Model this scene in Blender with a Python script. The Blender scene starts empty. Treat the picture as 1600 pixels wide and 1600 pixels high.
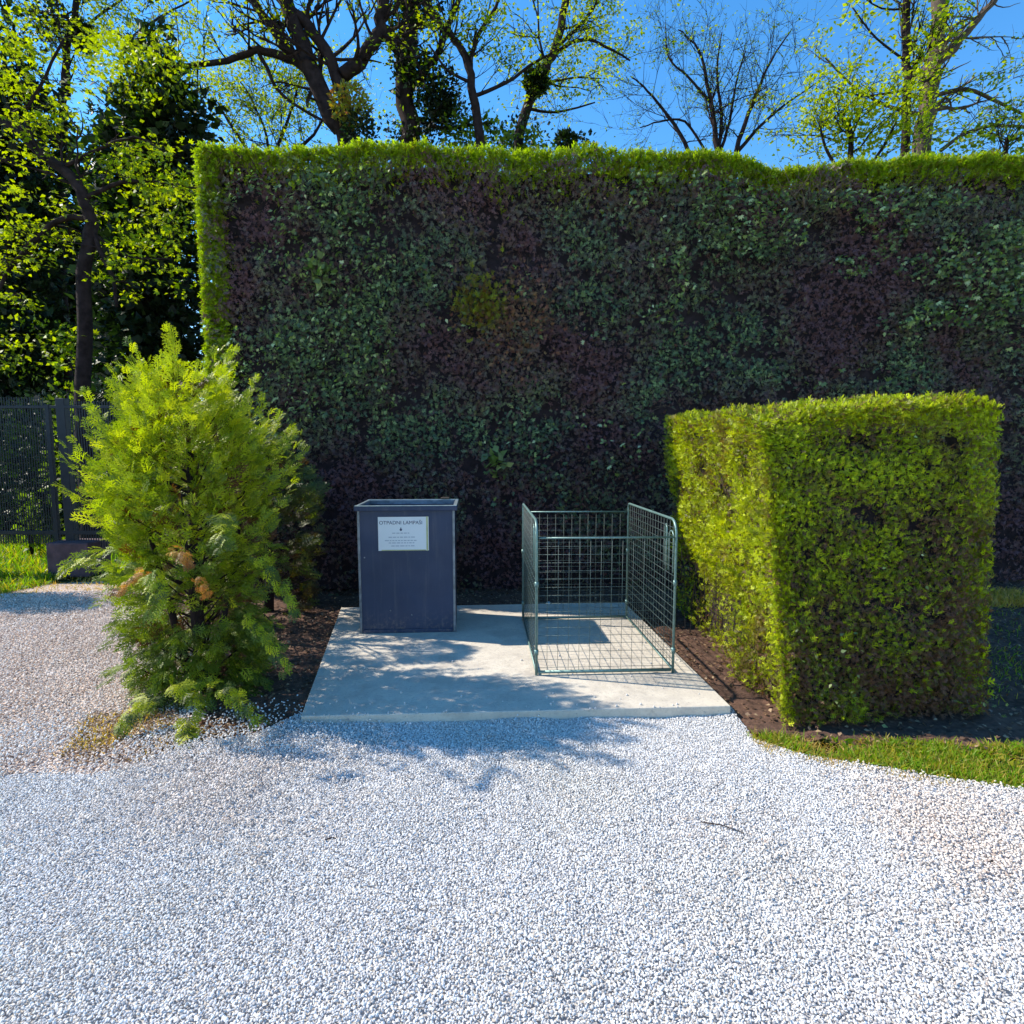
import bpy, math, random
import numpy as np
from mathutils import Vector, Matrix

random.seed(7)
RNG = np.random.default_rng(11)
PI = math.pi
scene = bpy.context.scene

# ------------------------------------------------------------------ camera, sky, sun, exposure
CAM_H = 1.55
PITCH = math.radians(5.83)
FPX = 930.0
cam_d = bpy.data.cameras.new("camera")
cam = bpy.data.objects.new("camera", cam_d)
scene.collection.objects.link(cam)
cam.location = (0, 0, CAM_H)
cam.rotation_euler = (PI / 2 - PITCH, 0, 0)
cam_d.sensor_width = 36
cam_d.lens = 36 * FPX / 1600
cam_d.clip_end = 2000
scene.camera = cam

SUN_EL = math.radians(40)
LH = (0.974, -0.225)                       # horizontal travel of the light
w = bpy.data.worlds.new("World")
scene.world = w
w.use_nodes = True
nt = w.node_tree
bg = nt.nodes["Background"]
sky = nt.nodes.new("ShaderNodeTexSky")
sky.sky_type = 'NISHITA'
sky.sun_disc = False
sky.sun_elevation = SUN_EL
sky.sun_rotation = math.atan2(-LH[0], -LH[1])
sky.altitude = 0
sky.air_density = 1.0
sky.dust_density = 0.0
sky.ozone_density = 2.0
hs = nt.nodes.new("ShaderNodeHueSaturation")
hs.inputs['Hue'].default_value = .499
hs.inputs['Value'].default_value = 1.25
hs.inputs['Saturation'].default_value = 1.33
nt.links.new(sky.outputs[0], hs.inputs['Color'])
nt.links.new(hs.outputs[0], bg.inputs[0])
bg.inputs[1].default_value = 0.15

sd = bpy.data.lights.new("sun", 'SUN')
sd.energy = 4.7
sd.angle = math.radians(0.53)
sd.color = (1.0, 0.93, 0.80)
so = bpy.data.objects.new("sun", sd)
scene.collection.objects.link(so)
Lv = Vector((LH[0] * math.cos(SUN_EL), LH[1] * math.cos(SUN_EL), -math.sin(SUN_EL)))
so.rotation_euler = Lv.to_track_quat('-Z', 'Y').to_euler()
so.location = (-8, 2, 9)

scene.view_settings.view_transform = 'Standard'
scene.view_settings.look = 'None'
scene.view_settings.exposure = 0.68
scene.view_settings.gamma = 1
scene.render.engine = 'CYCLES'
scene.cycles.max_bounces = 6
scene.cycles.transparent_max_bounces = 8

# ------------------------------------------------------------------ measuring: photo bearing -> place
CP, SP = math.cos(PITCH), math.sin(PITCH)
def ray(px, py):
    a = (px - 800) / FPX; b = (800 - py) / FPX
    return Vector((a, CP + b * SP, -SP + b * CP))
def G(px, py, z=0.0):
    d = ray(px, py); t = (z - CAM_H) / d.z
    return Vector((d.x * t, d.y * t, z))
def P(px, py, Y):
    d = ray(px, py); t = Y / d.y
    return Vector((d.x * t, Y, CAM_H + d.z * t))
BX = Vector((-0.0694, 0.9976, 0)); RX = Vector((0.9976, 0.0694, 0))

# ------------------------------------------------------------------ object helpers
COL = scene.collection
def tag(o, label=None, cat=None, group=None, kind=None):
    if label: o['label'] = label
    if cat: o['category'] = cat
    if group: o['group'] = group
    if kind: o['kind'] = kind
    return o
def empty(name, loc=(0, 0, 0), rz=0.0):
    o = bpy.data.objects.new(name, None); COL.objects.link(o)
    o.location = loc; o.rotation_euler = (0, 0, rz); o.empty_display_size = .2
    return o
def link_mesh(name, me, mat=None, parent=None, loc=None):
    o = bpy.data.objects.new(name, me); COL.objects.link(o)
    if mat: me.materials.append(mat)
    if parent: o.parent = parent
    if loc is not None: o.location = loc
    return o
def mesh_np(name, V, F, tint=None, smooth=False):
    """V (n,3), F (m,k) ints, all faces the same size"""
    V = np.ascontiguousarray(V, dtype=np.float32); F = np.ascontiguousarray(F, dtype=np.int32)
    me = bpy.data.meshes.new(name)
    m, k = F.shape
    me.vertices.add(len(V)); me.vertices.foreach_set('co', V.ravel())
    me.loops.add(m * k); me.loops.foreach_set('vertex_index', F.ravel())
    me.polygons.add(m)
    me.polygons.foreach_set('loop_start', np.arange(0, m * k, k, dtype=np.int32))
    if tint is not None:
        a = me.attributes.new('tint', 'FLOAT', 'FACE'); a.data.foreach_set('value', np.asarray(tint, dtype=np.float32))
    if smooth:
        me.polygons.foreach_set('use_smooth', np.ones(m, dtype=bool))
    me.update(calc_edges=True)
    return me
class MB:
    def __init__(s): s.v = []; s.f = []
    def box(s, c, d, rz=0.0):
        n = len(s.v); cx, cy, cz = c; dx, dy, dz = [q / 2 for q in d]
        ca, sa = math.cos(rz), math.sin(rz)
        for sx, sy, sz in ((-1,-1,-1),(1,-1,-1),(1,1,-1),(-1,1,-1),(-1,-1,1),(1,-1,1),(1,1,1),(-1,1,1)):
            x, y = sx * dx, sy * dy
            s.v.append((cx + x * ca - y * sa, cy + x * sa + y * ca, cz + sz * dz))
        for f in ((0,3,2,1),(4,5,6,7),(0,1,5,4),(1,2,6,5),(2,3,7,6),(3,0,4,7)):
            s.f.append(tuple(n + i for i in f))
        return s
    def tube(s, pts, rad, k=6, cap=True):
        pts = [Vector(p) for p in pts]; n = len(s.v); N = len(pts)
        rs = rad if isinstance(rad, (list, tuple)) else [rad] * N
        ref = None
        for i, p in enumerate(pts):
            t = (pts[min(i + 1, N - 1)] - pts[max(i - 1, 0)])
            if t.length < 1e-9: t = Vector((0, 0, 1))
            t.normalize()
            if ref is None:
                ref = t.cross(Vector((0, 0, 1)) if abs(t.z) < .9 else Vector((1, 0, 0))).normalized()
            ref = (ref - t * ref.dot(t))
            if ref.length < 1e-6: ref = t.orthogonal()
            ref.normalize(); b = t.cross(ref)
            for j in range(k):
                a = 2 * PI * j / k
                s.v.append(tuple(p + (ref * math.cos(a) + b * math.sin(a)) * rs[i]))
        for i in range(N - 1):
            for j in range(k):
                j2 = (j + 1) % k
                s.f.append((n + i*k + j, n + i*k + j2, n + (i+1)*k + j2, n + (i+1)*k + j))
        if cap:
            s.f.append(tuple(n + j for j in range(k))[::-1]); s.f.append(tuple(n + (N-1)*k + j for j in range(k)))
        return s
    def mesh(s, name, smooth=False):
        me = bpy.data.meshes.new(name); me.from_pydata(s.v, [], s.f)
        if smooth: me.polygons.foreach_set('use_smooth', [True] * len(me.polygons))
        me.update(); return me
    def build(s, name, mat, parent=None, smooth=False, bevel=0):
        o = link_mesh(name, s.mesh(name, smooth), mat, parent)
        if bevel:
            m = o.modifiers.new('bevel', 'BEVEL'); m.width = bevel; m.segments = 2; m.limit_method = 'ANGLE'
        return o

# ------------------------------------------------------------------ numpy noise
def _h(i, j, k, s):
    n = (i * 374761393 + j * 668265263 + k * 2147483647 + s * 974634777) & 0x7fffffff
    n = ((n ^ (n >> 13)) * 1274126177) & 0x7fffffff
    return ((n ^ (n >> 16)) & 0xffff) / 65535.0
def vnoise(p, freq, seed=0):
    p = np.asarray(p, dtype=np.float64) * freq + 1000.0
    i = np.floor(p).astype(np.int64); f = p - i; f = f * f * (3 - 2 * f)
    out = 0
    for dx in (0, 1):
        for dy in (0, 1):
            for dz in (0, 1):
                wgt = (f[:,0] if dx else 1-f[:,0]) * (f[:,1] if dy else 1-f[:,1]) * (f[:,2] if dz else 1-f[:,2])
                out = out + wgt * _h(i[:,0]+dx, i[:,1]+dy, i[:,2]+dz, seed)
    return out

# ------------------------------------------------------------------ scatter of leaves / sprays as real geometry
def norm(a): return a / np.maximum(np.linalg.norm(a, axis=1, keepdims=True), 1e-9)
def scatter(TV, TF, pos, d, up, scale, tint):
    """template: y = growth direction, x = sideways, z = face of the leaf"""
    N = len(pos); y = norm(d); x = norm(np.cross(y, up)); z = np.cross(x, y)
    T = TV[None, :, :] * scale[:, None, None]
    V = pos[:, None, :] + T[:, :, 0:1] * x[:, None, :] + T[:, :, 1:2] * y[:, None, :] + T[:, :, 2:3] * z[:, None, :]
    F = TF[None] + (np.arange(N) * len(TV))[:, None, None]
    return V.reshape(-1, 3), F.reshape(-1, TF.shape[1]), np.repeat(tint, len(TF))
def join(parts):
    V = []; F = []; T = []; n = 0
    for v, f, t in parts:
        V.append(v); F.append(f + n); T.append(t); n += len(v)
    return np.concatenate(V), np.concatenate(F), np.concatenate(T)
def rhomb(V, F, o, d, L, W, z0=0, z1=0):
    o = np.array(o, float); d = np.array(d, float); d /= np.linalg.norm(d); s = np.array([d[1], -d[0]])
    n = len(V)
    for q, zz in ((o, z0), (o + d * L * .45 + s * W / 2, (z0 + z1) / 2), (o + d * L, z1), (o + d * L * .45 - s * W / 2, (z0 + z1) / 2)):
        V.append((q[0], q[1], zz))
    F.append((n, n + 1, n + 2, n + 3))
def frond(nside, wid, curl, seed, ang=0.8, sub=False):
    r = random.Random(seed); V = []; F = []
    rhomb(V, F, (0, 0), (0, 1), 1.0, wid * 1.1, 0, -curl)
    for i in range(nside):
        t = .12 + .78 * i / nside; sd_ = 1 if i % 2 else -1
        L = (.62 - .42 * t) * r.uniform(.75, 1.2); a = ang + r.uniform(-.15, .15)
        z = -curl * t * t
        dx, dy = sd_ * math.sin(a), math.cos(a)
        zt = z - curl * .35 + r.uniform(-.06, .06)
        rhomb(V, F, (0, t), (dx, dy), L, wid, z, zt)
        if sub and L > .25:
            for q, s2 in ((.35, 1), (.6, -1)):
                a2 = a * sd_ + s2 * .7
                rhomb(V, F, (dx * L * q, t + dy * L * q), (math.sin(a2), math.cos(a2)), L * .45, wid * .8, z + (zt - z) * q, zt)
    return np.array(V), np.array(F)
FR_BIG = [frond(9, .075, .28, i, sub=True) for i in range(3)]
FR_MED = [frond(8, .11, .2, 10 + i) for i in range(3)]
FR_SM = [frond(6, .15, .15, 20 + i) for i in range(3)]
FR_TINY = [frond(4, .16, .25, 60 + i, .7) for i in range(3)]
FR_LITE = [frond(5, .11, .28, 80 + i) for i in range(2)]
FR_FINE = [frond(7, .085, .22, 40 + i, .65) for i in range(3)]
LEAF = (np.array([(0,0,0),(.34,.35,.06),(0,1,-.1),(-.34,.35,.06)], float), np.array([(0,1,2,3)]))
FAN = (lambda V, F: (np.array(V), np.array(F)))(*(lambda: (lambda V, F: ([rhomb(V, F, (0,0), (math.sin(a), math.cos(a)), L, .36, 0, z) for a, L, z in ((-1.35,.7,-.2),(-.7,.9,-.15),(0,1,-.1),(.7,.9,-.15),(1.35,.7,-.2))], V, F)[1:])([], []))())
BLADE = (np.array([(-.04,0,0),(.04,0,0),(.025,.6,.12),(-.025,.6,.12),(0.003,1,.4),(-.003,1,.4)], float), np.array([(0,1,2,3),(3,2,4,5)]))
def spread(templates, pos, d, up, scale, tint):
    k = len(templates); parts = []
    for i, (tv, tf) in enumerate(templates):
        s = slice(i, None, k)
        if len(pos[s]): parts.append(scatter(tv, tf, pos[s], d[s], up[s], scale[s], tint[s]))
    return join(parts)
def rnd3(n, a=1.0): return RNG.normal(0, a, (n, 3))

# ------------------------------------------------------------------ materials
def mat(name):
    m = bpy.data.materials.new(name); m.use_nodes = True
    return m, m.node_tree, m.node_tree.nodes['Principled BSDF']
def ramp(nt, fac, stops):
    r = nt.nodes.new('ShaderNodeValToRGB'); e = r.color_ramp.elements
    while len(e) < len(stops): e.new(.5)
    for el, (p, c) in zip(e, stops): el.position = p; el.color = (*c, 1)
    nt.links.new(fac, r.inputs[0]); return r.outputs[0]
def noise(nt, scale, detail=3, rough=.55, coord='Object', vec=None):
    n = nt.nodes.new('ShaderNodeTexNoise'); n.inputs['Scale'].default_value = scale
    n.inputs['Detail'].default_value = detail; n.inputs['Roughness'].default_value = rough
    if vec is None:
        t = nt.nodes.new('ShaderNodeTexCoord'); vec = t.outputs[coord]
    nt.links.new(vec, n.inputs['Vector']); return n.outputs['Fac']
def mixc(nt, fac, a, b, mode='MIX'):
    n = nt.nodes.new('ShaderNodeMix'); n.data_type = 'RGBA'; n.blend_type = mode
    for s, v in ((n.inputs[0], fac), (n.inputs[6], a), (n.inputs[7], b)):
        if isinstance(v, (int, float)): s.default_value = v
        elif isinstance(v, tuple): s.default_value = (*v, 1)
        else: nt.links.new(v, s)
    return n.outputs[2]
def mathn(nt, op, a, b=0.0, clamp=False):
    n = nt.nodes.new('ShaderNodeMath'); n.operation = op; n.use_clamp = clamp
    for s, v in ((n.inputs[0], a), (n.inputs[1], b)):
        if isinstance(v, (int, float)): s.default_value = v
        else: nt.links.new(v, s)
    return n.outputs[0]
def bump(nt, bs, h, strength=.5, dist=.01):
    b = nt.nodes.new('ShaderNodeBump'); b.inputs['Strength'].default_value = strength; b.inputs['Distance'].default_value = dist
    nt.links.new(h, b.inputs['Height']); nt.links.new(b.outputs[0], bs.inputs['Normal'])
def leaf_mat(name, stops, trans=.35, tcol=(.35, .5, .02), patch=None, rough=.5, spec=.3):
    m, nt, bs = mat(name)
    at = nt.nodes.new('ShaderNodeAttribute'); at.attribute_name = 'tint'
    c = ramp(nt, at.outputs['Fac'], stops)
    if patch:
        pc, psc, lo, hi = patch
        f = ramp(nt, noise(nt, psc, 3), [(lo, (0,0,0)), (hi, (1,1,1))])
        c = mixc(nt, f, c, pc)
    nt.links.new(c, bs.inputs['Base Color'])
    bs.inputs['Roughness'].default_value = rough; bs.inputs['Specular IOR Level'].default_value = spec
    tr = nt.nodes.new('ShaderNodeBsdfTranslucent')
    tc = mixc(nt, 1.0, c, tcol, 'MULTIPLY')
    sc = nt.nodes.new('ShaderNodeHueSaturation'); sc.inputs['Value'].default_value = 3.0
    nt.links.new(tc, sc.inputs['Color']); nt.links.new(sc.outputs[0], tr.inputs[0])
    mx = nt.nodes.new('ShaderNodeMixShader'); mx.inputs[0].default_value = trans
    nt.links.new(bs.outputs[0], mx.inputs[1]); nt.links.new(tr.outputs[0], mx.inputs[2])
    nt.links.new(mx.outputs[0], nt.nodes['Material Output'].inputs[0])
    return m
def plain(name, col, rough=.6, metal=0.0, var=.25, sc=8, bmp=0.0, bs_=40, spec=.4):
    m, nt, bs = mat(name)
    f = noise(nt, sc, 5)
    lo = tuple(c * (1 - var) for c in col); hi = tuple(min(1, c * (1 + var)) for c in col)
    nt.links.new(ramp(nt, f, [(.3, lo), (.7, hi)]), bs.inputs['Base Color'])
    bs.inputs['Roughness'].default_value = rough; bs.inputs['Metallic'].default_value = metal
    bs.inputs['Specular IOR Level'].default_value = spec
    if bmp: bump(nt, bs, noise(nt, bs_, 6, .65), bmp, .01)
    return m
M = {}
M['thuja'] = leaf_mat('thuja_fronds', [(0, (.07,.02,.012)), (.05, (.13,.06,.03)), (.09, (.05,.07,.02)), (.45, (.12,.16,.015)), (.7, (.27,.30,.010)), (1, (.42,.40,.015))], .28, (.75,.9,.05))
M['thuja_shade'] = leaf_mat('shaded_thuja_fronds', [(0, (.05,.02,.012)), (.3, (.07,.05,.03)), (1, (.08,.12,.02))], .25, (.75,.9,.05))  # darker copy of the thuja fronds, shade put into the colour
M['thuja_dry'] = leaf_mat('dry_fronds', [(0, (.14,.07,.03)), (.5, (.34,.17,.03)), (1, (.50,.34,.08))], .3, (.9,.6,.2))
M['hedge'] = leaf_mat('clipped_hedge_leaves', [(0, (.17,.08,.08)), (.3, (.08,.07,.055)), (.6, (.09,.16,.10)), (1, (.30,.37,.16))], .2, (.7,.9,.1), patch=((.155,.075,.09), .95, .42, .60))
M['hedge_worn'] = leaf_mat('worn_hedge_shoots', [(0, (.24,.09,.07)), (1, (.30,.20,.10))], .2, (.9,.7,.3))
M['hedge_low'] = leaf_mat('low_hedge_leaves', [(0, (.15,.075,.05)), (.16, (.12,.085,.035)), (.30, (.13,.15,.012)), (.58, (.28,.33,.006)), (1, (.48,.52,.01))], .25, (.9,.92,.04), patch=((.16,.09,.045), 2.6, .56, .74))
M['hedge_top'] = leaf_mat('sunlit_hedge_shoots', [(0, (.16,.13,.015)), (.3, (.16,.20,.01)), (1, (.28,.34,.01))], .4, (.8,.95,.05))  # brighter copy of the hedge leaves, sunlight put into the colour
M['broad_lit_leaf'] = leaf_mat('broad_and_lit_fleck_leaves', [(0, (.07,.10,.04)), (.6, (.16,.20,.07)), (.9, (.34,.38,.15)), (1, (.62,.62,.38))], .35, (.7,.9,.1), rough=.35, spec=.5)  # broad leaves; the pale tones also stand in for sunlit flecks
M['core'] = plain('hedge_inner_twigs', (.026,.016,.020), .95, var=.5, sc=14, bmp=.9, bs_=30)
M['leaf_fresh'] = leaf_mat('fresh_spring_leaves', [(0, (.14,.18,.01)), (1, (.27,.33,.008))], .40, (.9,.9,.03))
M['leaf_mid'] = leaf_mat('tree_leaves', [(0, (.06,.09,.012)), (1, (.16,.21,.012))], .42, (.75,.9,.05))
M['leaf_dark'] = leaf_mat('evergreen_leaves', [(0, (.008,.012,.008)), (.7, (.02,.035,.014)), (1, (.05,.08,.02))], .2, (.5,.8,.1))
M['leaf_rust'] = leaf_mat('rusty_leaves', [(0, (.16,.07,.03)), (.5, (.20,.20,.03)), (1, (.26,.32,.03))], .35, (.9,.7,.1))
M['bark'] = plain('bark', (.030,.020,.020), .95, var=.5, sc=9, bmp=.8, bs_=35, spec=.1)
M['bark_pale'] = plain('pale_bark', (.10,.07,.05), .9, var=.4, sc=9, bmp=.8, bs_=35)
M['grass'] = leaf_mat('grass_blades', [(0, (.38,.27,.06)), (.3, (.24,.22,.02)), (.5, (.13,.20,.012)), (1, (.18,.29,.008))], .35, (.8,.95,.08))
M['grass_dry'] = leaf_mat('dry_grass_blades', [(0, (.45,.32,.12)), (.6, (.40,.28,.06)), (1, (.22,.25,.03))], .3, (.9,.8,.2))
M['soil'] = plain('dark_soil', (.105,.055,.036), .95, var=.5, sc=25, bmp=1.0, bs_=45)
M['litter'] = leaf_mat('leaf_litter', [(0, (.07,.04,.03)), (.6, (.20,.12,.07)), (1, (.38,.27,.16))], .1, (.8,.6,.3))
M['galv'] = plain('galvanised_steel', (.14,.23,.215), .42, .35, .2, 30, spec=.5)
M['wire'] = plain('galvanised_wire', (.06,.095,.09), .5, .1, .2, 30, spec=.5)
M['fence'] = plain('dark_fence_paint', (.016,.020,.030), .5, .3, .2, 12)
M['block'] = plain('footing_concrete', (.10,.06,.07), .9, 0, .3, 9, .5, 30)

def concrete():
    m, nt, bs = mat('slab_concrete')
    big = noise(nt, 1.6, 4); fine = noise(nt, 60, 6, .7); mid = noise(nt, 9, 5, .6)
    c = ramp(nt, big, [(.3, (.55,.49,.41)), (.7, (.68,.60,.49))])
    c = mixc(nt, ramp(nt, mid, [(.45, (0,0,0)), (.75, (.35,.35,.35))]), c, (.33,.28,.24))
    c = mixc(nt, ramp(nt, fine, [(.52, (0,0,0)), (.72, (.5,.5,.5))]), c, (.26,.22,.19))
    st = ramp(nt, noise(nt, 3.3, 6, .7), [(.5, (0,0,0)), (.62, (.45,.45,.45))])
    c = mixc(nt, st, c, (.36,.31,.26))
    pit = nt.nodes.new('ShaderNodeTexVoronoi'); pit.inputs['Scale'].default_value = 34
    tcc = nt.nodes.new('ShaderNodeTexCoord'); nt.links.new(tcc.outputs['Object'], pit.inputs['Vector'])
    c = mixc(nt, ramp(nt, pit.outputs['Distance'], [(.06, (.75,.75,.75)), (.12, (0,0,0))]), c, (.14,.12,.11))
    nt.links.new(c, bs.inputs['Base Color']); bs.inputs['Roughness'].default_value = .85
    bump(nt, bs, mathn(nt, 'ADD', fine, mathn(nt, 'MULTIPLY', mid, 1.5)), .45, .006)
    return m
M['slab'] = concrete()
def bin_mat():
    m, nt, bs = mat('anthracite_sheet_metal')
    c = ramp(nt, noise(nt, 2.2, 5), [(.3, (.020,.036,.082)), (.7, (.036,.054,.115))])
    sp = ramp(nt, noise(nt, 70, 3, .7), [(.70, (0,0,0)), (.76, (.4,.4,.4))])
    c = mixc(nt, sp, c, (.2,.2,.2))
    tc = nt.nodes.new('ShaderNodeTexCoord').outputs['Object']; mp = nt.nodes.new('ShaderNodeMapping'); mp.inputs['Scale'].default_value = (22, 22, 1.3)
    nt.links.new(tc, mp.inputs['Vector'])
    c = mixc(nt, ramp(nt, noise(nt, 1, 5, .6, vec=mp.outputs[0]), [(.55, (0,0,0)), (.8, (.35,.35,.35))]), c, (.15,.15,.17))
    xyz = nt.nodes.new('ShaderNodeSeparateXYZ'); nt.links.new(tc, xyz.inputs[0])
    low = mathn(nt, 'SUBTRACT', .20, xyz.outputs[2]); low = mathn(nt, 'MULTIPLY', low, 4.0, True)
    c = mixc(nt, mathn(nt, 'MULTIPLY', low, ramp(nt, noise(nt, 30, 5, .7), [(.5, (0,0,0)), (.7, (.8,.8,.8))]), True), c, (.22,.19,.17))
    nt.links.new(c, bs.inputs['Base Color']); bs.inputs['Metallic'].default_value = .35
    bs.inputs['Roughness'].default_value = .42
    nt.links.new(ramp(nt, noise(nt, 5, 5), [(.3, (.34,)*3), (.7, (.55,)*3)]), bs.inputs['Roughness'])
    bump(nt, bs, noise(nt, 3, 2), .25, .02)
    return m
M['bin'] = bin_mat()
M['bin_edge'] = plain('worn_folded_edge', (.17,.20,.24), .38, .5, .35, 18)
M['rim'] = plain('bare_rim_metal', (.42,.50,.52), .35, .6, .2, 20)
M['liner'] = plain('blue_liner', (.02,.07,.20), .45, .1, .3, 10)
M['paper'] = plain('paper', (.74,.76,.78), .6, 0, .03, 4)
M['ink'] = plain('ink', (.05,.06,.12), .6, 0, .0)
M['ink_pale'] = plain('faded_ink', (.36,.40,.48), .6, 0, .0)
M['tape'] = plain('yellowed_tape', (.50,.50,.26), .5, 0, .15, 10)
M['dark'] = plain('dark_rubber', (.02,.02,.02), .7)

def gravel_sheet(name, stone_lo, stone_hi, gap, warm):
    m, nt, bs = mat(name)
    tc = nt.nodes.new('ShaderNodeTexCoord').outputs['Object']
    vo = nt.nodes.new('ShaderNodeTexVoronoi'); vo.inputs['Scale'].default_value = 62
    nt.links.new(tc, vo.inputs['Vector'])
    d = vo.outputs['Distance']
    c = mixc(nt, vo.outputs['Color'], stone_lo, stone_hi)
    c = mixc(nt, ramp(nt, noise(nt, 1.3, 4, vec=tc), [(.4, (0,0,0)), (.7, (.7,.7,.7))]), c, warm)
    c = mixc(nt, ramp(nt, d, [(.45, (0,0,0)), (.75, (1,1,1))]), c, gap)
    nt.links.new(c, bs.inputs['Base Color']); bs.inputs['Roughness'].default_value = .9
    bump(nt, bs, mathn(nt, 'SUBTRACT', 1.0, d), .8, .012)
    return m
M['gravel_bed'] = plain('stone_dust_bed', (.55,.52,.49), .95, 0, .3, 40, .6, 60)
M['path'] = gravel_sheet('sandy_gravel', (.52,.41,.34), (.72,.59,.50), (.30,.22,.18), (.64,.47,.38))
def ground_mat():
    m, nt, bs = mat('ground_earth_and_turf')
    c = ramp(nt, noise(nt, .9, 6), [(.35, (.035,.05,.012)), (.6, (.07,.10,.015)), (.75, (.10,.075,.04))])
    nt.links.new(c, bs.inputs['Base Color']); bs.inputs['Roughness'].default_value = .95
    bump(nt, bs, noise(nt, 25, 6), .8, .02)
    return m
M['ground'] = ground_mat()

# ================================================================== SETTING
def sheet(name, pts, z, material, kind='structure'):
    v = [(p[0], p[1], z) for p in pts]
    me = bpy.data.meshes.new(name); me.from_pydata(v, [], [tuple(range(len(v)))]); me.update()
    o = link_mesh(name, me, material); o['kind'] = kind; return o
def inpoly(x, y, poly):
    c = np.zeros(len(x), bool); n = len(poly)
    for i in range(n):
        x1, y1 = poly[i][0], poly[i][1]; x2, y2 = poly[i-1][0], poly[i-1][1]
        cond = ((y1 > y) != (y2 > y)); c ^= cond & (x < (x2 - x1) * (y - y1) / (y2 - y1 + 1e-12) + x1)
    return c
def flatgrid(name, poly, z, amp, step, material, freq=6, edge=None):
    xs = [p[0] for p in poly]; ys = [p[1] for p in poly]
    gx = np.arange(min(xs), max(xs) + step, step); gy = np.arange(min(ys), max(ys) + step, step)
    X, Y = np.meshgrid(gx, gy, indexing='ij'); pp = np.stack([X.ravel(), Y.ravel(), np.zeros(X.size)], 1)
    Z = z + amp * (vnoise(pp, freq, 3) - .5) + amp * .6 * (vnoise(pp, freq * 3.3, 4) - .5)
    pp[:, 2] = Z; nx, ny = X.shape
    i, j = np.meshgrid(np.arange(nx - 1), np.arange(ny - 1), indexing='ij')
    a = (i * ny + j).ravel(); F = np.stack([a, a + ny, a + ny + 1, a + 1], 1)
    c = pp[F].mean(1); keep = inpoly(c[:, 0], c[:, 1], poly); F = F[keep]
    used = np.unique(F); mp = -np.ones(len(pp), int); mp[used] = np.arange(len(used))
    o = link_mesh(name, mesh_np(name, pp[used], mp[F], smooth=True), material); o['kind'] = 'structure'
    return o
sheet('ground', [(-400,-60),(400,-60),(400,600),(-400,600)], -.045, M['ground'])

# gravel yard outline (metres), from the near edge up to the slab
SLZ = .06
slab_c = [G(470,1119,SLZ), G(1142,1103,SLZ), G(976,941,SLZ), G(533,949,SLZ)]
gravel_poly = [(-8,-1),(8,-1),(8,2.2)] + [tuple(G(*q)[:2]) for q in ((1600,1236),(1500,1222),(1400,1204),(1250,1180),(1180,1152),(1150,1120),(1142,1108),(800,1100),(470,1118),(400,1150),(300,1165),(235,1190),(150,1210),(60,1205),(-200,1215))] + [(-8,2.6)]
sheet('gravel_yard', gravel_poly, -.006, M['gravel_bed'])
path_poly = [tuple(G(*q)[:2]) for q in ((-200,1216),(60,1206),(150,1211),(235,1191),(300,1166),(330,1000),(250,925),(160,908),(80,912),(0,928),(-300,935))] + [(-9,5),(-8,2.6)]
sheet('sandy_path', path_poly, .0, M['path'])
soil_poly = [tuple(G(*q)[:2]) for q in ((235,1188),(300,1158),(400,1146),(470,1134),(800,1112),(1144,1112),(1170,1145),(1235,1160),(1600,1180))] + [(6.5,3.2),(7,7.0),(-4.2,6.9)] + [tuple(G(*q)[:2]) for q in ((160,915),(230,960),(250,1050))]
flatgrid('soil_bed', soil_poly, .002, .035, .035, M['soil'], 9)

# concrete slab (a thing)
sl = MB(); n = 0
bot = [Vector((p.x, p.y, -.03)) for p in slab_c]
sl.v = [tuple(p) for p in bot] + [tuple(p) for p in slab_c]
sl.f = [(0,3,2,1),(4,5,6,7),(0,1,5,4),(1,2,6,5),(2,3,7,6),(3,0,4,7)]
slab = sl.build('concrete_slab', M['slab'], bevel=.006)
tag(slab, 'low grey concrete slab carrying the dark bin and the wire cage', 'slab')

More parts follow.
